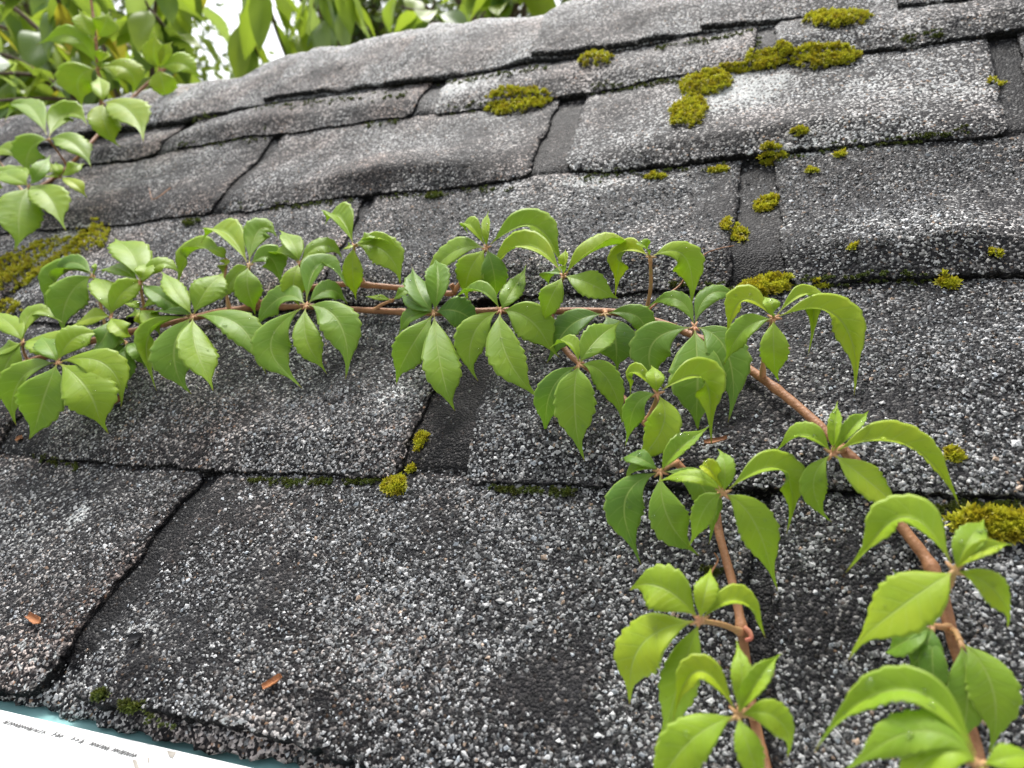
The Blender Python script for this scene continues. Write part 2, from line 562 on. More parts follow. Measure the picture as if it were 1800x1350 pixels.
def surf_h(k, u, v):
    s = (v - k * E) / E
    hump = hump_amp(k, u) * np.exp(-((s - 0.19) / np.where(s < 0.19, 0.095, 0.26)) ** 2)
    curl = -0.0030 * np.clip(1 - s / 0.11, 0, 1) ** 2
    h = TH * (1 - np.clip(s, -0.2, 1.0)) + hump + curl + base_noise(u, v)
    # the part that slides under the next course stays below it
    h = h - 0.0035 * np.clip((s - 1.0) / 0.08, 0, 1)
    return h


def edge_v(k, u):
    return k * E + (0.0050 if k == 0 else 0.0) + 0.0035 * vnoise(u * 8 + k * 5.1, u * 0 + k, 21) + 0.0013 * vnoise(u * 60, u * 0 + k, 22)


def slot_edges(k, n):
    """u of the left and right rim of slot n of course k, at the bottom and top"""
    c = (-0.331 if k % 2 == 0 else -0.172) + n * TAB
    w = 0.0105
    return [c - w / 2, c + w / 2, c - w / 2, c + w / 2]


def uu(px, py):
    return float(PH(px, py)[0])


SLOTS = {}
for k in range(5):
    for n in range(-5, 3):
        SLOTS[(k, n)] = slot_edges(k, n)
# slots that show in the photograph: rims read off it (bottom-left, bottom-right, top-left, top-right)
SLOTS[(0, 0)] = [uu(95, 1205), uu(152, 1200), uu(318, 880), uu(362, 860)]
SLOTS[(0, 1)] = [uu(1318, 1270), uu(1362, 1270), uu(1312, 960), uu(1352, 960)]
SLOTS[(1, -1)] = [uu(-10, 790), uu(58, 797), uu(90, 690), uu(120, 690)]
SLOTS[(1, 0)] = [uu(700, 838), uu(816, 845), uu(775, 690), uu(853, 660)]
SLOTS[(2, 1)] = [uu(1280, 508), uu(1378, 490), uu(1304, 300), uu(1360, 293)]
SLOTS[(2, 0)] = [uu(570, 520), uu(592, 520), uu(626, 362), uu(640, 362)]
SLOTS[(3, -1)] = [uu(374, 372), uu(398, 370), uu(474, 250), uu(490, 247)]
SLOTS[(3, 0)] = [uu(926, 325), uu(990, 318), uu(982, 175), uu(1024, 168)]
SLOTS[(3, 1)] = [uu(1775, 228), uu(1830, 222), uu(1742, 66), uu(1792, 56)]
SLOTS[(4, -1)] = [uu(280, 264), uu(304, 262), uu(330, 206), uu(346, 204)]
SLOTS[(4, 0)] = [uu(726, 206), uu(768, 196), uu(744, 160), uu(760, 156)]
SLOTS[(4, 1)] = [uu(1326, 128), uu(1362, 122), uu(1330, 62), uu(1360, 58)]

# lichen, pale patches, and lit hump crests painted as pale bands: photo spots turned into places on the roof
LICH_AND_LIT = [(1290, 165, 0.030, 0.030, 1.0), (1335, 150, 0.02, 0.02, 0.9), (132, 905, 0.006, 0.008, 1.0), (85, 455, 0.03, 0.04, 0.9),
        (110, 430, 0.03, 0.03, 0.8), (688, 705, 0.010, 0.012, 0.75), (810, 160, 0.02, 0.02, 0.85), (1580, 425, 0.05, 0.018, 0.46),
        (1040, 320, 0.03, 0.012, 0.7), (1250, 805, 0.005, 0.005, 0.9), (1440, 750, 0.006, 0.006, 0.85), (320, 185, 0.03, 0.03, 0.8), (1370, 140, 0.012, 0.006, 0.9),
        (1650, 160, 0.05, 0.018, 0.46), (1390, 270, 0.04, 0.010, 0.6), (1560, 810, 0.02, 0.01, 0.5), (270, 1110, 0.012, 0.01, 0.5), (700, 1090, 0.03, 0.04, 0.42),
        (420, 1290, 0.03, 0.008, 0.5), (60, 1180, 0.03, 0.02, 0.45)]
LICH_AND_LIT = [(PH(x, y)[0], PH(x, y)[1], a, b, w) for x, y, a, b, w in LICH_AND_LIT]


def paint(u, v, k):
    li = np.zeros_like(u)
    for cu, cv, a, b, w in LICH_AND_LIT:
        d = ((u - cu) / (a * 1.5)) ** 2 + ((v - cv) / (b * 1.5)) ** 2
        li = np.maximum(li, w * np.exp(-d * 1.2))
    up = np.clip((v - 0.10) / 0.5, 0, 1)
    left = np.clip((0.05 - u) / 0.5, 0, 1)
    pale = -0.18 + 0.20 * up + 0.06 * left * (1 - up)  # paler up the slope: grazing sky sheen put partly into the colour
    # browner towards the left
    brown = 0.35 + 0.65 * np.clip(left * 1.2, 0, 1)
    return li, pale, brown


roof = empty('shingle_roof', (0, 0, 0), 'weathered grey asphalt shingle roof with mossy cracked tabs and bent ridge shingles', 'roof')
tabs = []


def smoothstep(x):
    x = np.clip(x, 0, 1)
    return x * x * (3 - 2 * x)


def build_tab(k, sl, sr, fine=True, seed=0):
    """sl: slot on the left, sr: slot on the right"""
    wdt = sr[0] - sl[1]
    na = int(max(24, wdt / (0.0018 if fine else 0.006)))
    nb = 64 if fine else 26
    a = np.linspace(0, 1, na)
    b = np.concatenate([np.linspace(0, 0.12, nb // 4, endpoint=False), np.linspace(0.12, 1, nb - nb // 4)])
    A, B = np.meshgrid(a, b, indexing='ij')
    top = E * 1.14
    uL = sl[1] + (sl[3] - sl[1]) * B + 0.0016 * vnoise(B * 9, B * 0 + seed, 31) + 0.0009 * vnoise(B * 60, B * 0 + seed, 32)
    uR = sr[0] + (sr[2] - sr[0]) * B + 0.0016 * vnoise(B * 9, B * 0 + seed, 33) + 0.0009 * vnoise(B * 60, B * 0 + seed, 34)
    U = uL + (uR - uL) * A
    vl = edge_v(k, U)
    # rounded worn corners
    for dist, r in ((U - uL, 0.010 + 0.004 * math.sin(seed * 3.1)), (uR - U, 0.010 + 0.004 * math.cos(seed * 2.3))):
        x = np.clip(1 - dist / r, 0, 1)
        vl = vl + r * 0.9 * (1 - np.sqrt(np.clip(1 - x * x, 0, 1)))
    vl = vl + 0.0007 * rng.standard_normal(vl.shape[0])[:, None] * (1 - B)
    V = vl + (k * E + top - vl) * B
    H = surf_h(k, U, V)
    # rims of the tab sink a little
    rimd = np.minimum(U - uL, uR - U)
    H = H - 0.0016 * np.clip(1 - rimd / 0.006, 0, 1) ** 2
    H = H + 0.00022 * rng.standard_normal(H.shape)
    verts = np.stack([U, V, H], axis=-1).reshape(-1, 3)
    faces = grid_faces(na, nb)
    li, pale, brown = paint(verts[:, 0], verts[:, 1], k)
    # skirt: the broken thickness along left, bottom and right rims
    ring = [i * nb + j for i, j in [(0, j) for j in range(nb - 1, -1, -1)] + [(i, 0) for i in range(1, na)] + [(na - 1, j) for j in range(1, nb)]]
    ring = np.array(ring)
    lo1 = verts[ring].copy(); lo1[:, 2] -= TH * 0.55 + 0.0004 * rng.standard_normal(len(ring)); lo1[:, :2] += 0.0005 * rng.standard_normal((len(ring), 2))
    lo2 = verts[ring].copy(); lo2[:, 2] -= TH * 1.35
    nv0 = len(verts); nr = len(ring)
    allv = np.vstack([verts, lo1, lo2])
    i = np.arange(nr - 1)
    f1 = np.stack([ring[i], nv0 + i, nv0 + i + 1, ring[i + 1]], axis=1)
    f2 = np.stack([nv0 + i, nv0 + nr + i, nv0 + nr + i + 1, nv0 + i + 1], axis=1)
    faces = np.vstack([faces, f1, f2])
    zz = np.zeros(2 * nr)
    att = {'lichen': np.concatenate([li, zz]), 'pale': np.concatenate([pale + 0.05 * math.sin(seed * 1.7), zz - 0.25]), 'brown': np.concatenate([brown, zz + 0.3])}
    mi = np.zeros(len(faces), np.int32); mi[-2 * (nr - 1):] = 1
    o = mesh_obj('shingle', allv, faces, [M_SH, M_SLOT], roof, mat_idx=mi, attrs=att)
    tabs.append((k, sl, sr))
    return o


sd_ = 0
for k in range(5):
    # the strip that shows in the slots
    us = np.linspace(U0, U1, 400); vs = np.linspace(k * E - 0.004 if k else 0.022, k * E + E * 1.2, 34)
    Ug, Vg = np.meshgrid(us, vs, indexing='ij')
    Hg = surf_h(k, Ug, Vg) - 0.0034 - 0.001 * np.clip((Vg - k * E) / E, 0, 1) + 0.0003 * rng.standard_normal(Ug.shape)
    Hg = np.where(Vg < k * E + 0.004, Hg - 0.004, Hg) if k else np.where(Vg < 0.030, Hg - 0.0025, Hg)
    vv = np.stack([Ug, Vg, Hg], -1).reshape(-1, 3)
    li, pale, brown = paint(vv[:, 0], vv[:, 1], k)
    o = mesh_obj('shingle_strip', vv, grid_faces(400, 34), M_SLOT, roof, attrs={'lichen': li * 0.4, 'pale': pale, 'brown': brown})
    for n in range(-5, 2):
        sl, sr = SLOTS[(k, n)], SLOTS[(k, n + 1)]
        sl = list(sl); sr = list(sr)
        if sl[1] > U1 or sr[0] < U0: continue
        sd_ += 1
        build_tab(k, sl, sr, fine=(sr[0] > -0.75 and sl[1] < 0.30), seed=sd_)

# starter strip: ragged lowest edge over the gutter
us = np.linspace(U0, U1, 1500); vs = np.linspace(0, 1, 18)
Ug, Bg = np.meshgrid(us, vs, indexing='ij')
vlow = 0.0010 + 0.0022 * vnoise(Ug * 30, Ug * 0, 41) + 0.0016 * vnoise(Ug * 140, Ug * 0, 42) + 0.0012 * vnoise(Ug * 420, Ug * 0, 43)
Vg = vlow + (0.05 - vlow) * Bg
Hg = base_noise(Ug, Vg) - 0.0012 - 0.0035 * (1 - Bg) ** 4 + 0.0005 * rng.standard_normal(Ug.shape)
vv = np.stack([Ug, Vg, Hg], -1)
lo = vv[:, 0, :].copy(); lo[:, 2] -= 0.005; lo[:, 1] += 0.002
nv0 = vv.shape[0] * vv.shape[1]
fc = grid_faces(1500, 18)
i = np.arange(1499)
fs = np.stack([i * 18, nv0 + i, nv0 + i + 1, (i + 1) * 18], axis=1)
allv = np.vstack([vv.reshape(-1, 3), lo])
att = {'lichen': np.zeros(len(allv)), 'pale': np.full(len(allv), 0.10), 'brown': np.ones(len(allv))}
mesh_obj('starter_strip', allv, np.vstack([fc, fs]), M_SH, roof, attrs=att)

# deck under everything, front and back slope
DKV = V_RIDGE - 0.012
back = np.array([0, math.cos(2 * PITCH), -math.sin(2 * PITCH)])
dk = []
for u in (U0, U1):
    dk += [(u, 0.03, -0.022), (u, DKV, -0.022), tuple(np.array([u, DKV, -0.022]) + back * 0.85)]
mesh_obj('roof_deck', dk, [(0, 3, 4, 1), (1, 4, 5, 2)], M_DECK, roof, smooth=False)
bs_v = []
for u in np.linspace(U0, U1, 120):
    for t in np.linspace(0.02, 0.84, 40):
        bs_v.append(np.array([u, DKV, -0.012]) + back * t + np.array([0, math.sin(2 * PITCH), math.cos(2 * PITCH)]) * (0.004 * vnoise(u * 9, t * 9, 5) - 0.006 * ((t / E) % 1)))
bsv = np.array(bs_v)
mesh_obj('back_slope_shingles', bsv, grid_faces(120, 40), M_SH, roof, attrs={'lichen': np.zeros(len(bsv)), 'pale': np.full(len(bsv), 0.1), 'brown': np.ones(len(bsv))})


# ridge shingles bent over the ridge
def ridge_profile(t, u, vcap):
    """t 0..1 from front lower edge over the ridge to the back; returns v, h and normal"""
    R_ = 0.030
    L1 = V_RIDGE - R_ * math.tan(PITCH) - vcap
    La = R_ * 2 * PITCH
    L2 = 0.11
    x = t * (L1.mean() + La + L2) if isinstance(L1, np.ndarray) else t * (L1 + La + L2)
    f = np.minimum(x, L1)
    ang = np.clip((x - L1) / R_, 0, 2 * PITCH)
    rest = np.clip(x - L1 - La, 0, None)
    v = vcap + f + R_ * np.sin(ang) + rest * math.cos(2 * PITCH)
    h = -R_ * (1 - np.cos(ang)) - rest * math.sin(2 * PITCH)
    nv, nh = np.sin(ang), np.cos(ang)
    return v, h, nv, nh, x / np.maximum(L1, 1e-6)


def build_cap(ul, ur, i):
    na, nb = 120, 60
    a = np.linspace(0, 1, na); b = np.linspace(0, 1, nb)
    A, B = np.meshgrid(a, b, indexing='ij')
    U = ul + (ur - ul) * A + 0.004 * vnoise(B * 7, B * 0 + i, 51) + 0.0012 * vnoise(B * 60, B * 0 + i, 52)
    U = U + (0.03 * B - 0.012) * 0.5
    vc = V_CAP + 0.007 * vnoise(U * 7, U * 0 + 4, 53) + 0.0016 * vnoise(U * 60, U * 0, 54) + 0.004 * math.sin(i * 2.4)
    v, h, nv, nh, f = ridge_profile(B, U, vc)
    x = (U - ul) / 0.163                      # exposed length fraction
    lay = 0.0048 * np.clip(1 - x, -0.9, 1.0)
    puff = 0.0075 * np.sin(np.pi * np.clip(f * 0.85, 0, 1)) * (0.6 + 0.5 * vnoise(U * 6.5, U * 0 + i * 3, 55))
    wave = 0.0055 * vnoise(U * 8.5 + 2, B * 1.2, 56) * np.clip(1.4 - abs(f - 0.95), 0, 1) + 0.0016 * vnoise(U * 38, B * 9, 57) + 0.0004 * vnoise(U * 190, B * 90, 58)
    rid = 0.006 * np.exp(-((f - 1.05) / 0.25) ** 2) * vnoise(U * 12.0 + 5, U * 0, 59)
    lift = 0.0072 + 0.0045 * vnoise(U * 10 + 9, U * 0, 60) * np.clip(1 - f, 0, 1)
    sag = -0.018 * smoothstep((-0.45 - U) / 0.45) * np.clip(f, 0, 1) ** 2
    d = lift + lay + puff + wave + rid + base_noise(U, v) * 0.6 + sag + 0.00025 * rng.standard_normal(U.shape)
    P = np.stack([U, v + nv * d, h + nh * d], -1)
    verts = P.reshape(-1, 3)
    ring = [ii * nb + j for ii, j in [(0, j) for j in range(nb - 1, -1, -1)] + [(ii, 0) for ii in range(1, na)]]
    ring = np.array(ring)
    lo = verts[ring].copy(); lo[:, 2] -= 0.0046; lo[:, :2] += 0.0004 * rng.standard_normal((len(ring), 2))
    nr = len(ring); nv0 = len(verts)
    ix = np.arange(nr - 1)
    f1 = np.stack([ring[ix], nv0 + ix, nv0 + ix + 1, ring[ix + 1]], axis=1)
    faces = np.vstack([grid_faces(na, nb), f1])
    li, pale, brown = paint(verts[:, 0], np.clip(verts[:, 1], 0, 0.9), 5)
    crest = np.exp(-((f.ravel() - 1.05) / 0.28) ** 2)  # paler band along the ridge crest
    z = np.zeros(nr)
    att = {'lichen': np.concatenate([np.maximum(li, crest * 0.5), z]), 'pale': np.concatenate([pale + 0.02 + 0.05 * math.sin(i * 2.9), z - 0.2]), 'brown': np.concatenate([brown, z + 0.3])}
    mi = np.zeros(len(faces), np.int32); mi[-(nr - 1):] = 1
    mesh_obj('ridge_shingle', verts if False else np.vstack([verts, lo]), faces, [M_SH, M_SLOT], roof, mat_idx=mi, attrs=att)


cap0 = float(PH(972, 60)[0])
for i in range(-9, 6):
    ul = cap0 + i * 0.163
    if ul > U1 or ul + 0.3 < U0: continue
    build_cap(ul, ul + 0.30, i)


def top_h(u, v):
    """height of the uppermost surface and whether it is a tab (not a slot)"""
    u = np.atleast_1d(np.asarray(u, float)); v = np.atleast_1d(np.asarray(v, float))
    k = np.clip(np.floor(v / E), 0, 4).astype(int)
    ek = np.where(k < 4, v - 0, v)
    h = np.zeros_like(u); on = np.ones(u.shape, bool)
    for kk in range(5):
        m = k == kk
        if not m.any(): continue
        um, vm = u[m], v[m]
        below = vm < edge_v(kk, um)
        hh = surf_h(kk, um, vm)
        if kk > 0:
            hh = np.where(below, surf_h(kk - 1, um, vm), hh)
        s = np.clip((vm - kk * E) / E, 0, 1)
        o = np.ones(um.shape, bool)
        for n in range(-5, 3):
            sl = SLOTS[(kk, n)]
            L_ = sl[0] + (sl[2] - sl[0]) * s; R_ = sl[1] + (sl[3] - sl[1]) * s
            ins = (um > L_ - 0.002) & (um < R_ + 0.002)
            o &= ~ins
        hh = np.where(o, hh, hh - 0.0045)
        h[m] = hh; on[m] = o & ~below
    return h, on


def on_roof(px, py, extra=0.0):
    """photo spot -> the point of the shingle surface seen there"""
    h = 0.003
    for _ in range(5):
        p = PH(px, py, h)
        h = float(top_h(p[0], p[1])[0][0]) + extra
    p = PH(px, py, h)
    return np.array([p[0], p[1], h])


# loose and half-embedded mineral granules, too many to count
def granules(n):
    u = rng.uniform(-0.62, 0.34, n * 3); v = rng.uniform(0.0030, 0.44, n * 3)
    d = np.sqrt((u - CAM[0]) ** 2 + (v - CAM[1]) ** 2 + CAM[2] ** 2)
    keep = rng.uniform(0, 1, len(u)) < np.clip((0.34 / d) ** 2.6, 0, 1)
    dens = 0.72 + 0.75 * vnoise(u * 26, v * 26, 71) + 0.45 * vnoise(u * 70, v * 70, 72) + 0.18 * vnoise(u * 9, v * 9, 73)
    keep &= rng.uniform(0, 1, len(u)) < dens
    h, on = top_h(u, v)
    keep &= on | (rng.uniform(0, 1, len(u)) < 0.30) | (v < edge_v(0, u) - 0.001)
    u, v, h = u[keep][:n], v[keep][:n], h[keep][:n]
    h = np.where(v < edge_v(0, u), base_noise(u, v) - 0.0012 - 0.0035 * (1 - np.clip((v - 0.001) / 0.049, 0, 1)) ** 4, h)
    n = len(u)
    octv = np.array([[1, 0, 0], [0, 1, 0], [-1, 0, 0], [0, -1, 0], [0, 0, 1], [0, 0, -1]], float)
    octf = np.array([[0, 1, 4], [1, 2, 4], [2, 3, 4], [3, 0, 4], [1, 0, 5], [2, 1, 5], [3, 2, 5], [0, 3, 5]])
    size = np.exp(rng.normal(math.log(0.00058), 0.34, n))
    size = np.clip(size, 0.00028, 0.0014)
    V = octv[None] * rng.uniform(0.65, 1.35, (n, 6, 1)) + rng.normal(0, 0.20, (n, 6, 3))
    V = V * size[:, None, None] * np.array([1.15, 1.0, 0.75])
    a = rng.uniform(0, 2 * np.pi, n)
    ca, sa = np.cos(a), np.sin(a)
    x = V[..., 0] * ca[:, None] - V[..., 1] * sa[:, None]; y = V[..., 0] * sa[:, None] + V[..., 1] * ca[:, None]
    V[..., 0], V[..., 1] = x, y
    V += np.stack([u, v, h + size * 0.25], -1)[:, None, :]
    Fc = (octf[None] + 6 * np.arange(n)[:, None, None]).reshape(-1, 3)
    lum = np.where(rng.uniform(0, 1, n) < 0.56, rng.beta(1.6, 2.0, n) * 0.50 + 0.07, rng.uniform(0.012, 0.07, n))
    c = np.stack([lum, lum, lum, np.ones(n)], -1)
    w = rng.uniform(0, 1, n)
    c[w < 0.035, :3] *= np.array([1.0, 0.72, 0.52])
    c[w > 0.9, :3] *= np.array([0.88, 0.95, 1.02])
    c = np.repeat(c, 6, axis=0)
    o = mesh_obj('granules', V.reshape(-1, 3), Fc, M_GR, roof, attrs={'gcol': c}, smooth=False)
    tag(o, kind='stuff')


granules(130000)

# wall below the eave
wall = mesh_obj('house_wall', *(lambda y: ([(U0 + .1, y, 0), (U1, y, 0), (U1, y, EAVE_Z - .06), (U0 + .1, y, EAVE_Z - .06),
                                          (U0 + .1, y + .12, 0), (U1, y + .12, 0), (U1, y + .12, EAVE_Z - .06), (U0 + .1, y + .12, EAVE_Z - .06)],
                                         [(0, 1, 2, 3), (5, 4, 7, 6), (3, 2, 6, 7), (0, 3, 7, 4), (1, 5, 6, 2)]))(0.28), M_WALL, world_coords=True, smooth=False)
tag(wall, 'pale painted wall standing under the shingle roof', 'wall')

# ------------------------------------------------------------------ gutter
eave = W((0, 0.0, 0))


def on_z(px, py, z):
    o = W(CAM); d = M @ ray(px, py)
    t = (z - o[2]) / d[2]
    return o + d * t


ZG = eave[2] + 0.0015
ge = on_z(120, 1274, ZG); ge2 = on_z(400, 1342, ZG)
yg = 0.5 * (ge[1] + ge2[1])                 # edge of the white lip

gut = bpy.data.objects.new('rain_gutter', None); col.objects.link(gut)
gut.location = (0, yg, ZG - 0.05); wloc[gut.name] = np.array(gut.location)
tag(gut, 'white plastic rain gutter with teal back flange and printed lettering under the roof edge', 'gutter')


def extrude_x(prof, x0, x1, nx=2):
    V = []
    xs = np.linspace(x0, x1, nx)
    for x in xs:
        for (y, z) in prof: V.append((x, y, z))
    k = len(prof)
    F_ = [(i * k + j, i * k + (j + 1) % k, (i + 1) * k + (j + 1) % k, (i + 1) * k + j) for i in range(nx - 1) for j in range(k)]
    F_.append(tuple(range(k))[::-1]); F_.append(tuple((nx - 1) * k + j for j in range(k)))
    return np.array(V), F_


def gpart(name, prof, m):
    V, F_ = extrude_x(prof, U0, U1)
    return mesh_obj(name, V, F_, m, gut, world_coords=True, smooth=False)


gpart('back_flange', [(yg - 0.001, ZG - 0.0045), (yg + 0.05, ZG - 0.0065), (yg + 0.05, ZG - 0.0090), (yg - 0.001, ZG - 0.0070)], M_TEAL)
lip = gpart('lip', [(yg, ZG), (yg - 0.026, ZG), (yg - 0.026, ZG - 0.003), (yg, ZG - 0.003)], M_WHITE)
gpart('channel_step', [(yg - 0.0265, ZG - 0.0032), (yg - 0.034, ZG - 0.0032), (yg - 0.034, ZG - 0.008), (yg - 0.0265, ZG - 0.008)], M_WHITE)
gpart('channel_step', [(yg - 0.0345, ZG - 0.0012), (yg - 0.060, ZG - 0.0012), (yg - 0.060, ZG - 0.005), (yg - 0.0345, ZG - 0.005)], M_WHITE)
gpart('trough', [(yg - 0.0605, ZG), (yg - 0.064, ZG), (yg - 0.066, ZG - 0.07), (yg + 0.01, ZG - 0.085), (yg + 0.01, ZG - 0.08), (yg - 0.0625, ZG - 0.067)], M_WHITE)
# printed lettering on the lip (too worn to read) and grime marks
parts = []
lr = random.Random(5)


def lip_pt(px, py, dz=0.0003):
    return on_z(px, py, ZG + dz)


def stroke(p, q, w=0.00035):
    p = np.array(p); q = np.array(q); d = q - p; n = np.array([-d[1], d[0], 0]); n /= np.linalg.norm(n) + 1e-9
    return ([p - n * w, q - n * w, q + n * w, p + n * w], [(0, 1, 2, 3)])


runs = [((8, 1268), (80, 1288), 15), ((94, 1289), (112, 1295), 3), ((126, 1297), (148, 1304), 3), ((160, 1306), (192, 1316), 7), ((199, 1317), (240, 1329), 9)]
for (a, b, n) in runs:
    A_, B_ = lip_pt(*a), lip_pt(*b)
    for i in range(n):
        t = (i + 0.5) / n
        c = A_ * (1 - t) + B_ * t
        hh = 0.0013 * lr.uniform(0.7, 1.1); ww = 0.0006
        ax = np.array([1, 0, 0]); ay = np.array([0.1, 1, 0])
        kind = lr.randint(0, 3)
        parts.append(stroke(c - ay * hh - ax * ww, c + ay * hh - ax * ww * 0.4, 0.00036))
        if kind >= 1: parts.append(stroke(c + ay * hh * 0.2 - ax * ww, c - ay * hh * 0.2 + ax * ww * 1.6, 0.00032))
        if kind >= 2: parts.append(stroke(c - ay * hh + ax * ww, c + ay * hh * 0.3 + ax * ww, 0.00032))
V, F_ = join_parts(parts)
V[:, 2] += np.linspace(0, 0.00008, len(V))
mesh_obj('lettering', V, F_, M_INK, gut, world_coords=True, smooth=False)
for poly in ([(232, 1334), (240, 1336), (250, 1362), (240, 1362)], [(258, 1330), (263, 1332), (263, 1340), (260, 1340)], [(293, 1319), (310, 1322), (303, 1333), (297, 1329)]):
    pts = [lip_pt(x, y, 0.0004) for x, y in poly]
    mesh_obj('grime_mark', pts, [tuple(range(len(pts)))], M_GRIME, gut, world_coords=True, smooth=False)
# ------------------------------------------------------------------ Virginia creeper
UP = M.T @ np.array([0, 0, 1.0])            # world up in the roof frame
TPROF = np.array([0, .04, .08, .16, .26, .38, .50, .60, .70, .78, .84, .90, .95, 1.0])
WPROF = np.array([.03, .05, .16, .44, .74, .95, 1.02, .97, .74, .43, .21, .10, .06, .012])
_tt = np.linspace(0, 1, 400)
_ww = np.interp(_tt, TPROF, WPROF)
_kk = np.ones(17) / 17
_ws = np.convolve(np.pad(_ww, 8, mode='edge'), _kk, mode='valid')
_ws = np.minimum(_ws, np.interp(_tt, TPROF, WPROF) * 1.25 + 0.01)


def nrm(v):
    return v / (np.linalg.norm(v, axis=-1, keepdims=True) + 1e-12)


drops = []


def leaflet_mesh(hub, mid, tip, width, roll=0.0, fold=0.22, tone=0.5, seed=0, twist=0.0, facing=0.55):
    r = np.random.default_rng(seed * 13 + 5)
    nu, nv = 46, 13
    t = np.linspace(0, 1, nu)
    q = np.linspace(-1, 1, nv)
    c = 2 * mid - 0.5 * (hub + tip)
    st = 0.035
    tb = st + (1 - st) * t
    P = ((1 - tb) ** 2)[:, None] * hub + (2 * tb * (1 - tb))[:, None] * c + (tb ** 2)[:, None] * tip
    T = nrm(np.gradient(P, axis=0))
    view = nrm(CAM - P.mean(axis=0))
    N0 = nrm(view * facing + UP * (1.05 - facing))
    S0 = nrm(np.cross(T, N0)); Nb = np.cross(S0, T)
    ang = np.radians(roll + twist * (t - 0.3))[:, None]
    S = S0 * np.cos(ang) + Nb * np.sin(ang)
    N = np.cross(S, T)
    # curl of the drawn-out tip to one side
    side = r.choice([-1, 1]) * r.uniform(0.06, 0.34)
    P = P + S * (np.clip(t - 0.76, 0, 1) ** 2 * 9 * side * width)[:, None]
    wp = np.interp(t, _tt, _ws)
    half = np.zeros((nu, nv))
    for sgn in (-1, 1):
        nt_ = r.integers(9, 12); ph = r.uniform(0, 1)
        x = t * nt_ + ph
        saw = (x % 1.0)
        amp = 0.17 * np.clip((t - 0.34) / 0.12, 0, 1) * np.clip((0.93 - t) / 0.06, 0, 1)
        wl_ = wp * (1 + amp * (saw - 0.45)) * r.uniform(0.93, 1.07)
        m = (q * sgn) > 0
        half[:, m] = wl_[:, None] * q[m][None, :]
    half *= width / 2
    fl, fr = fold + r.uniform(-.12, .12), fold + r.uniform(-.12, .12)
    Q = np.abs(q)[None, :]
    f = np.where(q[None, :] < 0, fl, fr)
    cv = r.uniform(0.12, 0.26)
    W2 = (wp * width / 2)[:, None]
    z = W2 * (f * Q - cv * Q ** 2)
    z = z + 0.045 * width * np.sin(2 * np.pi * (t[:, None] * r.uniform(1.2, 2.2) + r.uniform(0, 1)) + np.sign(q)[None, :] * r.uniform(0, 2)) * Q ** 2 * np.sin(np.pi * t)[:, None]
    z = z + 0.010 * width * np.sin(2 * np.pi * (9 * t[:, None] - 1.25 * Q ** .85)) * Q * (1 - Q ** 3) * np.sin(np.pi * t)[:, None]
    X = P[:, None, :] + S[:, None, :] * half[..., None] + N[:, None, :] * z[..., None]
    thick = 0.00022
    B = X - N[:, None, :] * thick
    V = np.vstack([X.reshape(-1, 3), B.reshape(-1, 3)])
    ft = grid_faces(nu, nv)[:, ::-1]
    fb = grid_faces(nu, nv, nu * nv)
    rimf = []
    n0 = nu * nv
    for i in range(nu - 1):
        a = i * nv; b = (i + 1) * nv
        rimf.append((a, b, b + n0, a + n0))
        a = i * nv + nv - 1; b = (i + 1) * nv + nv - 1
        rimf.append((b, a, a + n0, b + n0))
    for j in range(nv - 1):
        a = (nu - 1) * nv + j
        rimf.append((a, a + 1, a + 1 + n0, a + n0))
    F_ = np.vstack([ft, fb, np.array(rimf)])
    mi = np.concatenate([np.zeros(len(ft)), np.ones(len(fb)), np.zeros(len(rimf))]).astype(int)
    uvv = np.stack(np.meshgrid(t, q * .5 + .5, indexing='ij'), -1).reshape(-1, 2)
    uvv = np.vstack([uvv, uvv])
    # check that the top faces up / to the viewer; numpy order keeps N outwards
    nn = np.cross(X[nu // 2 + 1, nv // 2] - X[nu // 2, nv // 2], X[nu // 2, nv // 2 + 1] - X[nu // 2, nv // 2])
    return V, F_, mi, uvv, X, N


def pt(spec, h, z):
    return PZ(spec[0], spec[1], z) if z else PH(spec[0], spec[1], h)


vines = {}


def make_vine(name, label, pts, r0, r1, node_px=None, hs=None, zs=None, thin=False):
    P = []
    for i, p in enumerate(pts):
        if zs is not None:
            P.append(PZ(p[0], p[1], zs[i]))
        else:
            q = on_roof(p[0], p[1], (hs[i] if hs else 0.005))
            P.append(q)
    path = smooth_path(P, 22 * len(pts))
    root = empty(name, path[0], label, 'vine')
    n = len(path)
    rad = 0.85 * np.linspace(r0, r1, n) * (1 + 0.04 * np.sin(np.arange(n) * 0.37))
    # swollen nodes
    s = np.concatenate([[0], np.cumsum(np.linalg.norm(np.diff(path, axis=0), axis=1))])
    for x in np.arange(0.02, s[-1], 0.052):
        rad = rad * (1 + 0.30 * np.exp(-((s - x) / 0.0030) ** 2))
        V, F_ = tube(path, rad, 10)
    mesh_obj('stem', V, F_, M_STEM, root)
    vines[name if name not in vines else name] = (root, path)
    return root, path


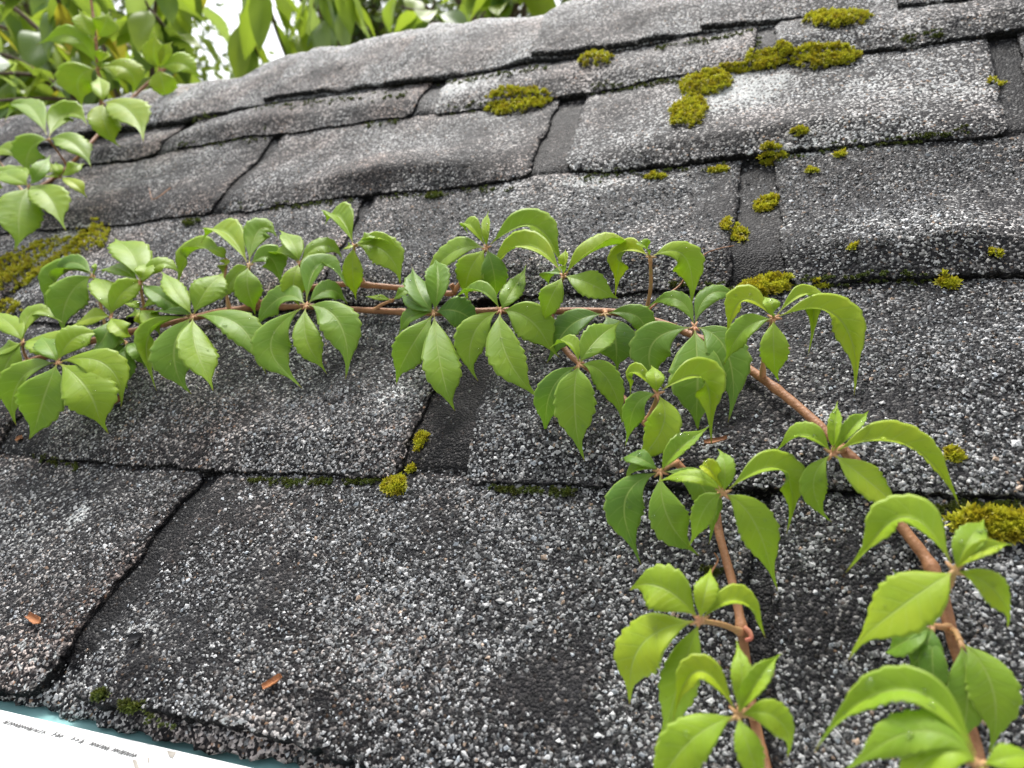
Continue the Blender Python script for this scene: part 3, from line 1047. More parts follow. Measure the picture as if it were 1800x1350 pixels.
VINE = {}
VINE['A'] = make_vine('creeper_vine', 'longest brown creeper vine crossing the shingles along the seam and bending down to the eave',
                      [(-60, 712), (30, 650), (130, 610), (235, 584), (330, 560), (400, 545), (470, 541), (540, 539), (620, 544), (760, 550), (880, 546), (960, 547), (1080, 549), (1180, 574),
                       (1260, 612), (1330, 658), (1400, 712), (1460, 768), (1525, 838), (1585, 925), (1632, 988), (1655, 1040), (1668, 1095), (1688, 1165), (1704, 1225), (1700, 1262), (1722, 1345), (1735, 1420)],
                      0.0023, 0.0027)
VINE['B'] = make_vine('creeper_vine', 'short brown creeper shoot with blunt hooked end above the long vine',
                      [(-50, 672), (60, 632), (170, 596), (290, 570), (372, 553), (430, 541), (500, 519), (560, 503), (620, 500), (690, 505), (750, 511), (792, 516), (799, 510), (793, 500)], 0.0024, 0.0022,
                      hs=[0.012, 0.010, 0.010, 0.009, 0.009, 0.009, 0.007, 0.006, 0.006, 0.006, 0.006, 0.006, 0.008, 0.012])
VINE['C'] = make_vine('creeper_vine', 'brown creeper vine branching down over the roof towards the eave, orange at its joints',
                      [(968, 548), (974, 578), (1000, 622), (1045, 656), (1105, 710), (1150, 762), (1192, 816), (1228, 850), (1256, 900), (1266, 945), (1290, 1035), (1304, 1105), (1312, 1170), (1325, 1258), (1342, 1330), (1356, 1400)],
                      0.0020, 0.0022)
VINE['D'] = make_vine('creeper_vine', 'creeper vine climbing over the ridge with pale young leaves',
                      [(300, 112), (245, 160), (200, 205), (150, 262), (112, 300), (62, 335), (10, 380), (-60, 430)], 0.0024, 0.0024, hs=[0.03, 0.022, 0.02, 0.018, 0.016, 0.014, 0.012, 0.012])
VINE['E'] = make_vine('creeper_vine', 'thin creeper shoot hanging in front of the shrub with heart shaped leaf',
                      [(155, -60), (160, 0), (168, 62), (172, 118), (178, 178), (150, 250)], 0.0019, 0.0021, zs=[0.93, 0.93, 0.92, 0.92, 0.93, 0.98])

LEAVES = []


def leaf(vine, hub, hh, leaflets, tone=0.55, z=None, attach=None, label=None):
    """hub: photo place of the leaflets' meeting point, hh: its height off the shingles.
    leaflets: (tip, width px, (mid) or None, options)"""
    root, path = VINE[vine]
    hp = pt(hub, hh, z)
    zc = float((RC @ (hp - CAM))[2])
    # stalk
    if attach is None:
        pr = (path - CAM) @ RC.T
        pxs = np.stack([pr[:, 0] / pr[:, 2] * F_PX + CX, pr[:, 1] / pr[:, 2] * F_PX + CY], -1)
        d = np.hypot(pxs[:, 0] - hub[0], pxs[:, 1] - hub[1] - 10)
        ap = path[int(np.argmin(d))]
    else:
        pr = (path - CAM) @ RC.T
        pxs = np.stack([pr[:, 0] / pr[:, 2] * F_PX + CX, pr[:, 1] / pr[:, 2] * F_PX + CY], -1)
        ap = path[int(np.argmin(np.hypot(pxs[:, 0] - attach[0], pxs[:, 1] - attach[1])))]
    midp = 0.5 * (ap + hp) + np.array([0, 0, 0.002]) + rng.normal(0, 0.0010, 3)
    sp_ = smooth_path([ap, midp, hp], 16)
    rr = np.linspace(0.00125, 0.00085, 16); rr[:3] *= 1.35; rr[-2:] *= 1.35
    parts = [tube(sp_, rr, 8)]
    # short stalklets, one for each leaflet
    specs = []
    for i, L in enumerate(leaflets):
        tip, wpx = L[0], L[1]
        mid = L[2] if len(L) > 2 else None
        o = dict(L[3]) if len(L) > 3 else {}
        th = o.get('h', 0.35)            # tip height as a share of the hub height
        zt = (z + o.get('dz', 0.0)) if z else None
        tp = pt(tip, max(hh * th, 0.006), zt)
        if mid is None:
            mpx = (0.5 * (hub[0] + tip[0]), 0.5 * (hub[1] + tip[1]) - 3)
        else:
            mpx = mid
        mh = hh * (0.5 * (1 + th)) + o.get('mh', 0.006)
        mp = pt(mpx, mh, (z + o.get('dz', 0) * 0.5 - 0.006) if z else None)
        zz = float((RC @ (mp - CAM))[2])
        width = wpx * zz / F_PX * o.get('k', 1.06)
        specs.append((hp, mp, tp, width, o))
        d = nrm(mp - hp)
        parts.append(tube(np.array([hp - d * 0.0004, hp + d * 0.0018, hp + d * 0.0036]), np.array([0.0008, 0.00065, 0.0003]), 6))
    V, F_ = join_parts(parts)
    lo = mesh_obj('leaf', V, F_, M_STALK, root, origin=ap)
    for i, (hp_, mp, tp, width, o) in enumerate(specs):
        sd0 = len(LEAVES) * 17 + i * 3 + 1
        tn = np.clip(tone + o.get('t', 0.0) + rng.normal(0, 0.08), 0, 1)
        V, F_, mi, uvv, X, N = leaflet_mesh(hp_, mp, tp, width, roll=o.get('r', 0) * 0.35 + rng.normal(0, 6), fold=o.get('f', 0.85 if abs(o.get('r', 0)) >= 18 else 0.28), tone=tn, seed=sd0,
                                            twist=o.get('tw', 0) + rng.normal(0, 10), facing=o.get('fc', 0.30 if abs(o.get('r', 0)) >= 18 else 0.55))
        ob = mesh_obj('leaflet', V, F_, [M_LEAF, M_LEAFU], lo, mat_idx=mi, uv=uvv, attrs={'tone': np.full(len(V), tn)})
        # water drops lying on the blade
        if o.get('drops', True):
            for _ in range(rng.integers(0, 5)):
                a = rng.integers(12, 38); b = rng.integers(2, 11)
                drops.append((X[a, b], N[a], rng.uniform(0.0004, 0.0011) * (1.6 if rng.random() < 0.12 else 1)))
    LEAVES.append(lo)
    return lo


dk = dict
# ---- right-hand runner
leaf('A', (1063, 552), 0.022, [((969, 640), 62, (1000, 575), dk(t=-.2)), ((1080, 648), 74, (1082, 600), dk(t=-.3)), ((1137, 614), 44, (1122, 558), dk(r=10, t=-.15))], 0.42)
leaf('A', (990, 485), 0.042, [((852, 487), 44, (922, 432), dk(r=38, t=.15, h=.7)), ((994, 438), 16, None, dk(r=60, h=1.2)), ((1126, 432), 52, (1056, 436), dk(r=-20, h=1.0, t=.1)),
                              ((1086, 529), 52, (1040, 500), dk(h=.7, t=.1)), ((952, 570), 42, (968, 525), dk(h=.5)), ((962, 502), 34, (968, 478), dk(t=-.35, h=.5))], 0.6, attach=(965, 547))
leaf('A', (880, 545), 0.030, [((930, 466), 36, (900, 512), dk(h=.8, t=-.15)), ((796, 525), 30, (842, 512), dk(r=20, h=.9)), ((830, 672), 60, (832, 590), dk()), ((948, 703), 60, (890, 622), dk(t=.05)),
                              ((973, 632), 66, (936, 566), dk(t=.08))], 0.52)
leaf('A', (1143, 452), 0.050, [((1084, 525), 42, (1096, 446), dk(r=50, t=.2, h=.5)), ((1216, 543), 56, (1204, 452), dk(r=-12, h=.45, t=.1)), ((1118, 428), 20, (1132, 432), dk(h=1.1, r=30))], 0.62, attach=(1135, 556))
leaf('B', (855, 436), 0.040, [((857, 371), 15, (855, 402), dk(r=65, h=1.1)), ((818, 412), 28, (826, 396), dk(r=25, h=1.0, t=.2)), ((746, 508), 58, (792, 446), dk(h=.5, t=.05)), ((818, 526), 56, (826, 476), dk(h=.4, t=.05)),
                              ((872, 528), 44, (868, 480), dk(h=.3, t=-.3)), ((988, 478), 54, (938, 398), dk(r=-24, h=.6, t=.12))], 0.6, attach=(798, 512))
leaf('B', (622, 432), 0.036, [((571, 394), 46, (596, 382), dk(r=30, h=1.0, t=.12)), ((627, 528), 34, (620, 478), dk(h=.2)), ((707, 500), 56, (676, 442), dk(r=-8, h=.5, t=.05)), ((664, 410), 26, (646, 416), dk(h=1.0)),
                              ((701, 440), 22, (664, 420), dk(r=-35, h=.9, t=.15)), ((602, 440), 14, None, dk(h=.9))], 0.6, attach=(640, 500))
leaf('B', (526, 462), 0.036, [((491, 404), 34, (514, 428), dk(h=1.0, r=-15, t=.1)), ((523, 540), 40, (516, 498), dk(h=.5, t=.22)), ((606, 452), 40, (566, 432), dk(r=12, h=.7, t=.05)), ((470, 452), 30, (496, 446), dk(h=.8, r=20))], 0.6)
leaf('A', (538, 537), 0.032, [((440, 586), 52, (492, 524), dk(h=.5, r=-10, t=-.1)), ((537, 676), 62, (476, 606), dk(h=.3, t=-.15)), ((578, 652), 46, (540, 600), dk(h=.35, t=.02)), ((612, 666), 64, (596, 566), dk(h=.35, t=-.1)),
                              ((616, 502), 48, (562, 468), dk(r=20, h=.8, t=-.1)), ((608, 536), 40, (580, 510), dk(t=-.3, h=.4))], 0.5)
leaf('A', (690, 528), 0.012, [((724, 505), 22, None, dk(h=1)), ((640, 522), 13, None, dk(h=1, t=.2))], 0.5, attach=(655, 545))
leaf('A', (763, 550), 0.026, [((693, 672), 56, (722, 612), dk(t=.05)), ((798, 724), 62, (774, 640), dk(t=-.05)), ((846, 580), 56, (806, 548), dk(t=-.25, h=.4)), ((726, 470), 46, (736, 510), dk(t=-.3, h=1.0)),
                              ((765, 452), 42, (770, 496), dk(t=.0, h=1.2, r=20)), ((704, 516), 26, (728, 532), dk(t=-.25, h=.9)), ((702, 590), 44, (722, 556), dk(t=-.05, h=.5))], 0.45)
# ---- middle branch
leaf('C', (1018, 641), 0.034, [((966, 611), 27, (1000, 604), dk(r=20, h=.9)), ((1093, 566), 50, (1050, 596), dk(h=.8, t=-.05)), ((1098, 750), 46, (1066, 664), dk(h=.3, t=-.02)), ((1021, 812), 68, (1010, 704), dk(h=.3, t=.02)),
                               ((963, 770), 48, (968, 690), dk(t=-.25, h=.2))], 0.5)
leaf('C', (1156, 692), 0.042, [((1110, 694), 26, (1118, 654), dk(r=40, h=.8, t=.2)), ((1147, 642), 30, (1152, 664), dk(h=1.0)), ((1243, 780), 54, (1236, 668), dk(r=-48, h=.45, t=.15)), ((1108, 822), 60, (1164, 752), dk(h=.5, t=.25)),
                               ((1106, 784), 42, (1116, 716), dk(h=.4, t=-.2))], 0.52, attach=(1135, 745))
leaf('C', (1161, 829), 0.030, [((1252, 748), 34, (1196, 788), dk(r=-30, h=1.0, t=.05)), ((1094, 806), 36, (1120, 804), dk(t=-.15, h=.8)), ((1098, 862), 24, (1120, 822), dk(r=45, h=.6, t=.1)), ((1133, 990), 66, (1098, 884), dk(t=-.1, h=.25)),
                               ((1229, 974), 64, (1176, 914), dk(t=-.15, h=.25)), ((1250, 958), 50, (1236, 858), dk(t=-.1, h=.25))], 0.46)
leaf('C', (1272, 867), 0.042, [((1157, 849), 32, (1216, 836), dk(r=10, h=.9, t=.12)), ((1266, 787), 34, (1274, 824), dk(h=1.1, t=.05)), ((1228, 822), 28, (1248, 826), dk(r=40, h=1.1, t=.3)), ((1392, 940), 54, (1372, 826), dk(r=-45, h=.5, t=.15)),
                               ((1362, 1040), 64, (1328, 922), dk(h=.35, t=.08)), ((1216, 966), 44, (1238, 896), dk(h=.5, t=.02))], 0.58)
leaf('C', (1230, 1091), 0.044, [((1106, 1034), 84, (1166, 1034), dk(r=10, h=1.0, t=.12)), ((1251, 998), 40, (1240, 1040), dk(h=1.0, t=.05)), ((1342, 1122), 44, (1300, 1056), dk(r=-22, h=.7, t=.1)),
                                ((1112, 1238), 98, (1128, 1134), dk(h=.6, t=.1)), ((1163, 1312), 66, (1196, 1190), dk(h=.3, t=-.02))], 0.66, attach=(1306, 1112))
leaf('C', (1297, 1258), 0.046, [((1180, 1268), 46, (1228, 1180), dk(r=36, h=.9, t=.1)), ((1372, 1146), 36, (1330, 1200), dk(r=-25, h=1.1)), ((1292, 1124), 34, (1304, 1188), dk(h=1.1, t=-.02)), ((1394, 1330), 58, (1364, 1262), dk(h=.8, t=.08)),
                                ((1346, 1400), 46, (1318, 1320), dk(h=.8)), ((1140, 1420), 76, (1206, 1310), dk(h=.8, t=.1))], 0.66)
# ---- right end of the runner
leaf('A', (1221, 575), 0.028, [((1136, 539), 30, (1190, 526), dk(r=8, h=.9)), ((1308, 530), 38, (1250, 516), dk(r=-10, h=.9)), ((1160, 688), 72, (1146, 606), dk(t=-.12)), ((1222, 756), 88, (1226, 664), dk(t=-.1)), ((1287, 743), 66, (1278, 620), dk(t=-.05))], 0.42)
leaf('A', (1360, 560), 0.050, [((1276, 596), 42, (1306, 528), dk(r=48, h=.8, t=.3)), ((1341, 522), 28, (1356, 536), dk(h=1.1)), ((1424, 626), 34, (1422, 520), dk(r=-30, h=.7, t=.2)), ((1276, 643), 48, (1306, 582), dk(h=.6, t=-.05)),
                               ((1364, 673), 46, (1360, 614), dk(h=.6)), ((1508, 694), 58, (1472, 558), dk(r=-34, h=.55, t=.18))], 0.6, attach=(1342, 662))
leaf('A', (1463, 797), 0.042, [((1469, 704), 22, (1468, 752), dk(r=50, h=1.1, t=.05)), ((1530, 724), 26, (1498, 752), dk(r=-40, h=1.0, t=.05)), ((1366, 796), 44, (1412, 766), dk(r=24, h=.8, t=-.02)), ((1692, 886), 62, (1586, 780), dk(r=-32, h=.5, t=.2)),
                               ((1460, 922), 46, (1430, 852), dk(h=.5, t=-.05)), ((1602, 912), 66, (1534, 852), dk(h=.6, t=.18))], 0.62)
leaf('A', (1678, 1003), 0.056, [((1498, 1012), 68, (1588, 910), dk(r=36, h=.8, t=.1)), ((1736, 914), 44, (1704, 948), dk(h=1.0, t=.02)), ((1780, 956), 28, (1726, 968), dk(r=-40, h=1.0, t=.2)), ((1780, 1100), 54, (1744, 1034), dk(h=.7, t=.05)),
                                ((1483, 1146), 92, (1596, 1058), dk(h=.7, t=.1))], 0.66, attach=(1656, 1045))
leaf('A', (1640, 1100), 0.024, [((1572, 1000), 34, (1594, 1046), dk(t=-.2, h=.9)), ((1592, 1180), 60, (1622, 1146), dk(t=-.25, h=.5)), ((1650, 1250), 44, (1640, 1180), dk(t=-.1, h=.5)), ((1552, 1150), 50, (1590, 1128), dk(t=-.2, h=.5))], 0.4)
leaf('A', (1688, 1128), 0.022, [((1742, 1326), 72, (1744, 1208), dk(t=.0, h=.6)), ((1690, 1310), 60, (1700, 1220), dk(t=-.15, h=.4))], 0.5, attach=(1672, 1110))
leaf('A', (1724, 1345), 0.066, [((1424, 1312), 66, (1588, 1212), dk(r=30, h=.75, t=.02)), ((1480, 1370), 74, (1610, 1286), dk(r=15, h=.8, t=-.05)), ((1830, 1330), 44, (1780, 1330), dk(h=.9)), ((1560, 1420), 74, (1640, 1330), dk(h=.8, t=.05)), ((1760, 1430), 60, None, dk(h=.8))], 0.55)
# ---- the thick bunch on the left
leaf('B', (437, 467), 0.038, [((353, 424), 48, (394, 408), dk(r=25, h=1.0, t=.1)), ((490, 416), 46, (456, 404), dk(r=-10, h=1.0, t=.05)), ((452, 551), 46, (436, 508), dk(h=.4, t=.0)), ((386, 534), 36, (412, 488), dk(h=.4, t=.02)), ((492, 508), 46, (476, 454), dk(h=.5, t=-.1))], 0.56)
leaf('B', (399, 456), 0.034, [((310, 502), 46, (342, 440), dk(r=18, h=.6, t=.0)), ((366, 432), 22, None, dk(h=1)), ((392, 484), 20, None, dk(h=.6, r=20, t=.2))], 0.55, attach=(405, 550))
leaf('A', (339, 556), 0.034, [((285, 476), 36, (308, 510), dk(h=1.2, t=.12)), ((398, 480), 56, (366, 506), dk(h=1.0, t=-.02)), ((460, 658), 58, (420, 572), dk(h=.35, t=-.08)), ((381, 685), 62, (346, 618), dk(h=.6, t=.12)), ((330, 696), 80, (306, 616), dk(h=.3, t=-.02)),
                              ((279, 686), 34, (262, 592), dk(r=25, h=.3, t=.05)), ((256, 556), 40, (296, 546), dk(t=-.25, h=.6))], 0.5)
leaf('B', (249, 544), 0.030, [((214, 526), 20, None, dk(h=1.0, t=.1)), ((293, 524), 24, (270, 526), dk(h=1.0)), ((285, 590), 32, (264, 560), dk(h=.7)), ((219, 562), 20, None, dk(h=.8)), ((246, 586), 20, None, dk(h=.6, t=.1))], 0.6)
leaf('B', (195, 557), 0.036, [((164, 486), 46, (188, 512), dk(h=1.1, t=.05)), ((266, 491), 38, (218, 512), dk(h=1.0, r=-10, t=.08)), ((121, 577), 36, (160, 558), dk(h=.9, t=.32)), ((236, 594), 36, (210, 578), dk(h=.7, t=-.02)), ((134, 630), 62, (176, 604), dk(h=.5, t=-.3))], 0.56)
leaf('B', (246, 497), 0.040, [((194, 421), 58, (230, 444), dk(h=1.1, t=.18)), ((316, 484), 36, (284, 464), dk(h=.8, r=10, t=.08)), ((330, 552), 46, (290, 526), dk(h=.4, t=-.2)), ((182, 480), 40, (206, 470), dk(h=.8, t=-.1)), ((262, 462), 30, None, dk(h=1.0))], 0.58)
leaf('B', (164, 484), 0.040, [((90, 494), 34, (124, 462), dk(r=12, h=.9, t=-.3)), ((78, 556), 50, (108, 484), dk(r=26, h=.6, t=.0)), ((108, 588), 58, (122, 520), dk(h=.6, t=.08)), ((167, 462), 8, None, dk(h=1.1))], 0.55)
leaf('A', (40, 602), 0.034, [((-24, 546), 36, (16, 568), dk(h=1.0, t=.05)), ((108, 570), 38, (60, 548), dk(r=16, h=.9, t=.05)), ((-6, 728), 46, (8, 650), dk(h=.4, t=-.02)), ((106, 640), 58, (80, 604), dk(h=.8, t=.0)), ((-40, 640), 40, None, dk(h=.7))], 0.55)
leaf('A', (101, 637), 0.040, [((179, 586), 52, (132, 594), dk(h=.9, t=.15)), ((219, 714), 60, (184, 640), dk(h=.35, t=.05)), ((57, 777), 78, (76, 704), dk(h=.3, t=-.02)), ((20, 748), 66, (36, 668), dk(h=.4, t=.02)), ((176, 762), 76, (156, 688), dk(h=.25, t=.08)),
                              ((70, 590), 40, (86, 610), dk(h=.9, t=-.05))], 0.52)
leaf('A', (222, 602), 0.026, [((222, 684), 32, (220, 640), dk(h=.4, t=-.1)), ((258, 646), 34, (242, 618), dk(h=.5, t=-.02)), ((188, 616), 32, (202, 600), dk(h=.8, t=-.05)), ((182, 660), 40, (190, 634), dk(h=.3, t=-.25))], 0.45)
# ---- by the ridge on the left
leaf('D', (50, 327), 0.050, [((-40, 356), 58, (10, 304), dk(h=.8)), ((38, 440), 64, (34, 376), dk(h=.5, t=.02)), ((110, 406), 54, (86, 346), dk(h=.5, t=.0)), ((90, 272), 26, (70, 300), dk(h=1.1, t=-.1)), ((-10, 300), 40, None, dk(h=1.0, t=.1))], 0.6)
leaf('D', (85, 245), 0.060, [((6, 212), 44, (46, 184), dk(r=15, h=1.0, t=.05)), ((160, 218), 42, (116, 200), dk(h=.9, t=.05)), ((44, 308), 60, (54, 262), dk(h=.7, t=-.05)), ((163, 294), 48, (126, 250), dk(h=.6, t=-.05))], 0.6)
leaf('D', (181, 181), 0.065, [((205, 260), 48, (184, 216), dk(h=.5, t=-.05)), ((258, 248), 62, (224, 192), dk(h=.6, t=.08)), ((174, 132), 28, None, dk(h=1.1, t=-.05))], 0.62)
leaf('E', (172, 121), 0.06, [((66, 84), 42, (128, 64), dk(r=12, t=.12)), ((240, 168), 50, (222, 122), dk(r=-6, t=.05)), ((192, 92), 26, None, dk(t=.15, r=-30)), ((148, 190), 66, (138, 140), dk(t=.05)), ((82, 160), 26, (120, 132), dk(t=-.05, dz=.03)), ((212, 152), 30, (196, 124), dk(dz=.03, t=-.1))], 0.62, z=0.92)
leaf('E', (170, 67), 0.06, [((144, 18), 40, (150, 44), dk(t=.08)), ((188, 20), 40, (184, 44), dk(t=.08))], 0.66, z=0.915)
leaf('D', (280, 122), 0.05, [((276, 56), 38, (270, 92), dk(t=.12)), ((292, 177), 42, (286, 148), dk(t=.12)), ((350, 140), 46, (318, 112), dk(t=.05)), ((243, 90), 16, None, dk(t=.05)), ((300, 72), 22, None, dk(t=.1))], 0.7, z=0.93)
leaf('D', (106, 312), 0.040, [((78, 284), 18, None, dk(h=1, t=.1)), ((150, 288), 24, (126, 296), dk(h=1)), ((152, 348), 24, (130, 322), dk(h=.7, t=.2)), ((74, 312), 18, None, dk(h=.9, t=.1)), ((96, 284), 16, None, dk(h=1.1))], 0.7)
leaf('D', (-14, 268), 0.05, [((28, 282), 40, (10, 262), dk(h=.8, t=.15)), ((-40, 320), 40, None, dk(h=.8))], 0.7)

# red hooked tendril stubs
for pts, vn in ([(1690, 1222), (1712, 1232), (1728, 1242), (1724, 1256), (1708, 1264)], 'A'), ([(1308, 1104), (1318, 1112), (1320, 1122), (1310, 1126)], 'C'):
    P = [on_roof(x, y, 0.013) for x, y in pts]
    path = smooth_path(P, 22)
    V, F_ = tube(path, np.linspace(0.0012, 0.0007, 22), 8)
    mesh_obj('tendril', V, F_, M_RED, VINE[vn][0])
# thin dry tendrils
for pts, vn in ([(1140, 545), (1170, 520), (1196, 500), (1214, 470), (1240, 446), (1268, 436), (1290, 432)], 'A'), ([(1262, 1030), (1250, 1010), (1262, 985), (1256, 972)], 'C'), ([(300, 330), (270, 350), (262, 330)], 'D'):
    P = [on_roof(x, y, 0.006 + 0.003 * (i % 2)) for i, (x, y) in enumerate(pts)]
    path = smooth_path(P, 30)
    V, F_ = tube(path, np.linspace(0.0006, 0.00025, 30), 6)
    mesh_obj('tendril', V, F_, M_STEM, VINE[vn][0])

# water drops: beads on the leaf blades
ic = []
phi = [(0.0, 1)]
RINGS, SEG = 4, 8
dv = []
for i in range(RINGS + 1):
    el = math.pi / 2 * i / RINGS
    for j in range(SEG):
        a = 2 * math.pi * j / SEG
        dv.append((math.cos(el) * math.cos(a), math.cos(el) * math.sin(a), math.sin(el) * 0.62))
dv = np.array(dv)
df = grid_faces(RINGS + 1, SEG)
df = np.vstack([df, np.array([[i * SEG + SEG - 1, (i + 1) * SEG + SEG - 1, (i + 1) * SEG, i * SEG] for i in range(RINGS)])])
VV, FF = [], []
drops.append((on_roof(1198, 766, 0.036), UP, 0.0022))
for i, (p, n, r_) in enumerate(drops):
    n = nrm(n); s_ = nrm(np.cross(n, np.array([0.3, 0.9, 0.2]))); t_ = np.cross(n, s_)
    VV.append(p + n * 0.00005 + r_ * (dv[:, :1] * s_ + dv[:, 1:2] * t_ * random.uniform(0.8, 1.25) + dv[:, 2:] * n))
    FF.append(df + i * len(dv))
o = mesh_obj('water_drops', np.vstack(VV), np.vstack(FF)[:, ::-1], M_WATER)
tag(o, 'tiny clear rain drops beaded on the creeper leaves', 'water drops', kind='stuff')


# ------------------------------------------------------------------ moss
def moss_mesh(cu, cv, ru, rv, dome, n, size, ang=0.0, seed=0, lobes=3):
    r = np.random.default_rng(seed)
    # ragged outline: a few overlapping lobes
    lob = [(r.uniform(-.45, .45), r.uniform(-.35, .35), r.uniform(.55, .8)) for _ in range(lobes)] + [(0, 0, .75)]
    pts = []
    while len(pts) < n:
        x, y = r.uniform(-1.1, 1.1), r.uniform(-1.1, 1.1)
        best = max(1 - ((x - a) ** 2 + (y - b) ** 2) / c ** 2 for a, b, c in lob)
        if best > 0 and r.random() < 0.35 + best * 1.2:
            pts.append((x, y, best))
    P = np.array(pts)
    x = P[:, 0] * ru; y = P[:, 1] * rv
    u = cu + x * math.cos(ang) - y * math.sin(ang); v = cv + x * math.sin(ang) + y * math.cos(ang)
    h, _ = top_h(u, v)
    hh = h + dome * np.sqrt(np.clip(P[:, 2], 0, 1)) * r.uniform(0.6, 1.1, n)
    NL = 9
    V, T_ = [], []
    for i in range(n):
        c = np.array([u[i], v[i], hh[i]])
        out = np.array([P[i, 0] * 0.5, P[i, 1] * 0.5, 0]) + r.normal(0, .18, 3)
        ax = nrm(np.array([0, 0, 1.0]) + out)
        s_ = nrm(np.cross(ax, [0.3, 0.8, 0.1])); t_ = np.cross(ax, s_)
        sz = size * r.uniform(0.7, 1.25)
        a0 = r.uniform(0, 6.3)
        for j in range(NL):
            a = a0 + 2 * math.pi * j / NL * (1 if j < 6 else 1.37)
            el = r.uniform(0.25, 0.75) if j < 6 else r.uniform(0.9, 1.35)
            d = (s_ * math.cos(a) + t_ * math.sin(a)) * math.cos(el) + ax * math.sin(el)
            sd2 = nrm(np.cross(d, ax))
            L = sz * r.uniform(0.8, 1.1); w = L * 0.24
            m_ = c + d * L * 0.45 + ax * L * 0.05
            V += [c - ax * sz * 0.5, m_ - sd2 * w, c + d * L - ax * L * 0.04, m_ + sd2 * w]
            T_ += [0.0, 0.55, 1.0, 0.55]
        # the leafy shoot below
    V = np.array(V); nq = len(V) // 4
    F_ = np.arange(nq * 4).reshape(nq, 4)
    return V, F_, np.array(T_) * np.repeat(r.uniform(0.72, 1.0, n), NL * 4)


MOSS = [
    # x, y, width px, height px, tuft count, label
    (908, 190, 96, 46, 360, 'bright yellow green oval moss cushion on a shingle below the ridge, beside the wide slot'),
    (1465, 37, 100, 32, 300, 'flat moss cushion on the topmost course right under the ridge shingles'),
    (1447, 108, 105, 48, 330, 'thick yellow green moss cushion on the course seam, end of the mossy chain'),
    (1352, 113, 84, 46, 260, 'yellow moss cushion in the middle of the mossy chain below the slot'),
    (1292, 124, 46, 18, 70, 'thin sparse strip of moss bridging two cushions of the mossy chain'),
    (1238, 150, 82, 62, 300, 'tall moss cushion touching the white lichen patch'),
    (1210, 197, 62, 62, 220, 'ragged yellow moss cushion hanging below the white lichen patch'),
    (1045, 106, 58, 24, 110, 'small bright moss cushion under the ridge shingle edge'),
    (1355, 284, 46, 22, 80, 'small moss cushion on the seam above the wide slot'),
    (1347, 362, 34, 34, 70, 'round moss tuft inside the wide slot against the rim of the humped shingle'),
    (1291, 410, 28, 38, 60, 'small moss tuft on the rim of the wide slot nearest the creeper'),
    (1348, 506, 86, 50, 190, 'spiky yellow green moss cushion at the foot of the wide slot above the creeper leaves'),
    (1155, 312, 30, 13, 30, 'tiny moss tuft on the seam over pale granules, apart from the wide slot'),
    (1266, 299, 34, 10, 26, 'tiny flat moss strip on the seam just beside the top of the wide slot'),
    (1405, 228, 32, 20, 28, 'star shaped olive moss tuft lying on a shingle face below the lichen'),
    (1665, 498, 36, 30, 50, 'lone moss tuft on the long seam, away from all other moss'),
    (1440, 503, 26, 12, 22, 'small dull moss tuft on the seam next to the spiky cushion'),
    (692, 853, 44, 34, 90, 'bright round moss ball at the lower corner of a cracked shingle'),
    (722, 826, 14, 10, 14, 'tiny moss speck above the round moss ball'),
    (740, 775, 14, 46, 46, 'narrow moss strip growing up the side rim of a shingle'),
    (1745, 922, 170, 66, 190, 'spreading star tipped moss patch beside the large creeper leaf'),
    (1674, 800, 28, 30, 26, 'single green moss tuft standing in bare granules'),
    (160, 418, 56, 36, 150, 'olive moss cushion beside white lichen under the ridge creeper leaves'),
    (70, 452, 110, 60, 330, 'large moss bank between the ridge creeper leaves and the leafy bunch'),
    (30, 492, 100, 44, 220, 'lower half of the moss bank, paler green, above the leafy bunch'),
    (10, 545, 40, 34, 60, 'small moss patch between the moss bank and the creeper leaves'),
    (1750, 443, 18, 16, 12, 'yellow moss speck on the bare shingle above the lone seam tuft'),
    (1427, 301, 18, 14, 12, 'olive moss speck under the curled shingle edge'),
    (1478, 272, 22, 10, 14, 'flat moss speck against the curled shingle edge'),
    (1750, 141, 20, 12, 14, 'moss speck at the rim of the slot beyond the white lichen patch'),
    (1500, 435, 22, 9, 10, 'yellow moss speck on the pale hump crest'),
    (178, 1222, 22, 20, 22, 'little green moss tuft by the ragged eave edge'),
    (228, 1244, 34, 12, 26, 'flat olive moss patch by the ragged eave edge'),
    (760, 346, 30, 12, 34, 'dark moss tuft on the seam above the middle creeper leaves'),
    (336, 391, 28, 12, 30, 'dark moss tuft on the seam below the narrow slot'),
    (358, 209, 26, 12, 30, 'dark moss tuft under the lifted end of the ridge shingles'),
]
for i, (x, y, wpx, hpx, n, lab) in enumerate(MOSS):
    c = on_roof(x, y); l_ = on_roof(x - wpx / 2, y); r_ = on_roof(x + wpx / 2, y)
    tp = on_roof(x, y - hpx / 2); bt = on_roof(x, y + hpx / 2)
    ru = max(np.linalg.norm(r_ - l_) / 2, 0.002); rv = max(np.linalg.norm(tp - bt) / 2, 0.002)
    d = np.linalg.norm(c - CAM)
    ang = math.atan2(r_[1] - l_[1], r_[0] - l_[0]) * 0.6
    dome = min(0.006, 0.28 * min(ru, rv))
    rv = max(rv - dome * 0.8, rv * 0.6)
    V, F_, T_ = moss_mesh(c[0], c[1], ru * 1.1, rv * 1.1, dome, max(int(n * 0.95), 7), (0.0042 if i == 20 else 0.0033) if n > 40 else 0.0030, ang, seed=100 + i, lobes=2 if n < 60 else 4)
    o = mesh_obj('moss_clump', V, F_, M_MOSS if i < 31 else M_MOSSD, attrs={'tipness': T_}, smooth=False)
    tag(o, lab, 'moss', 'moss clumps on the roof')

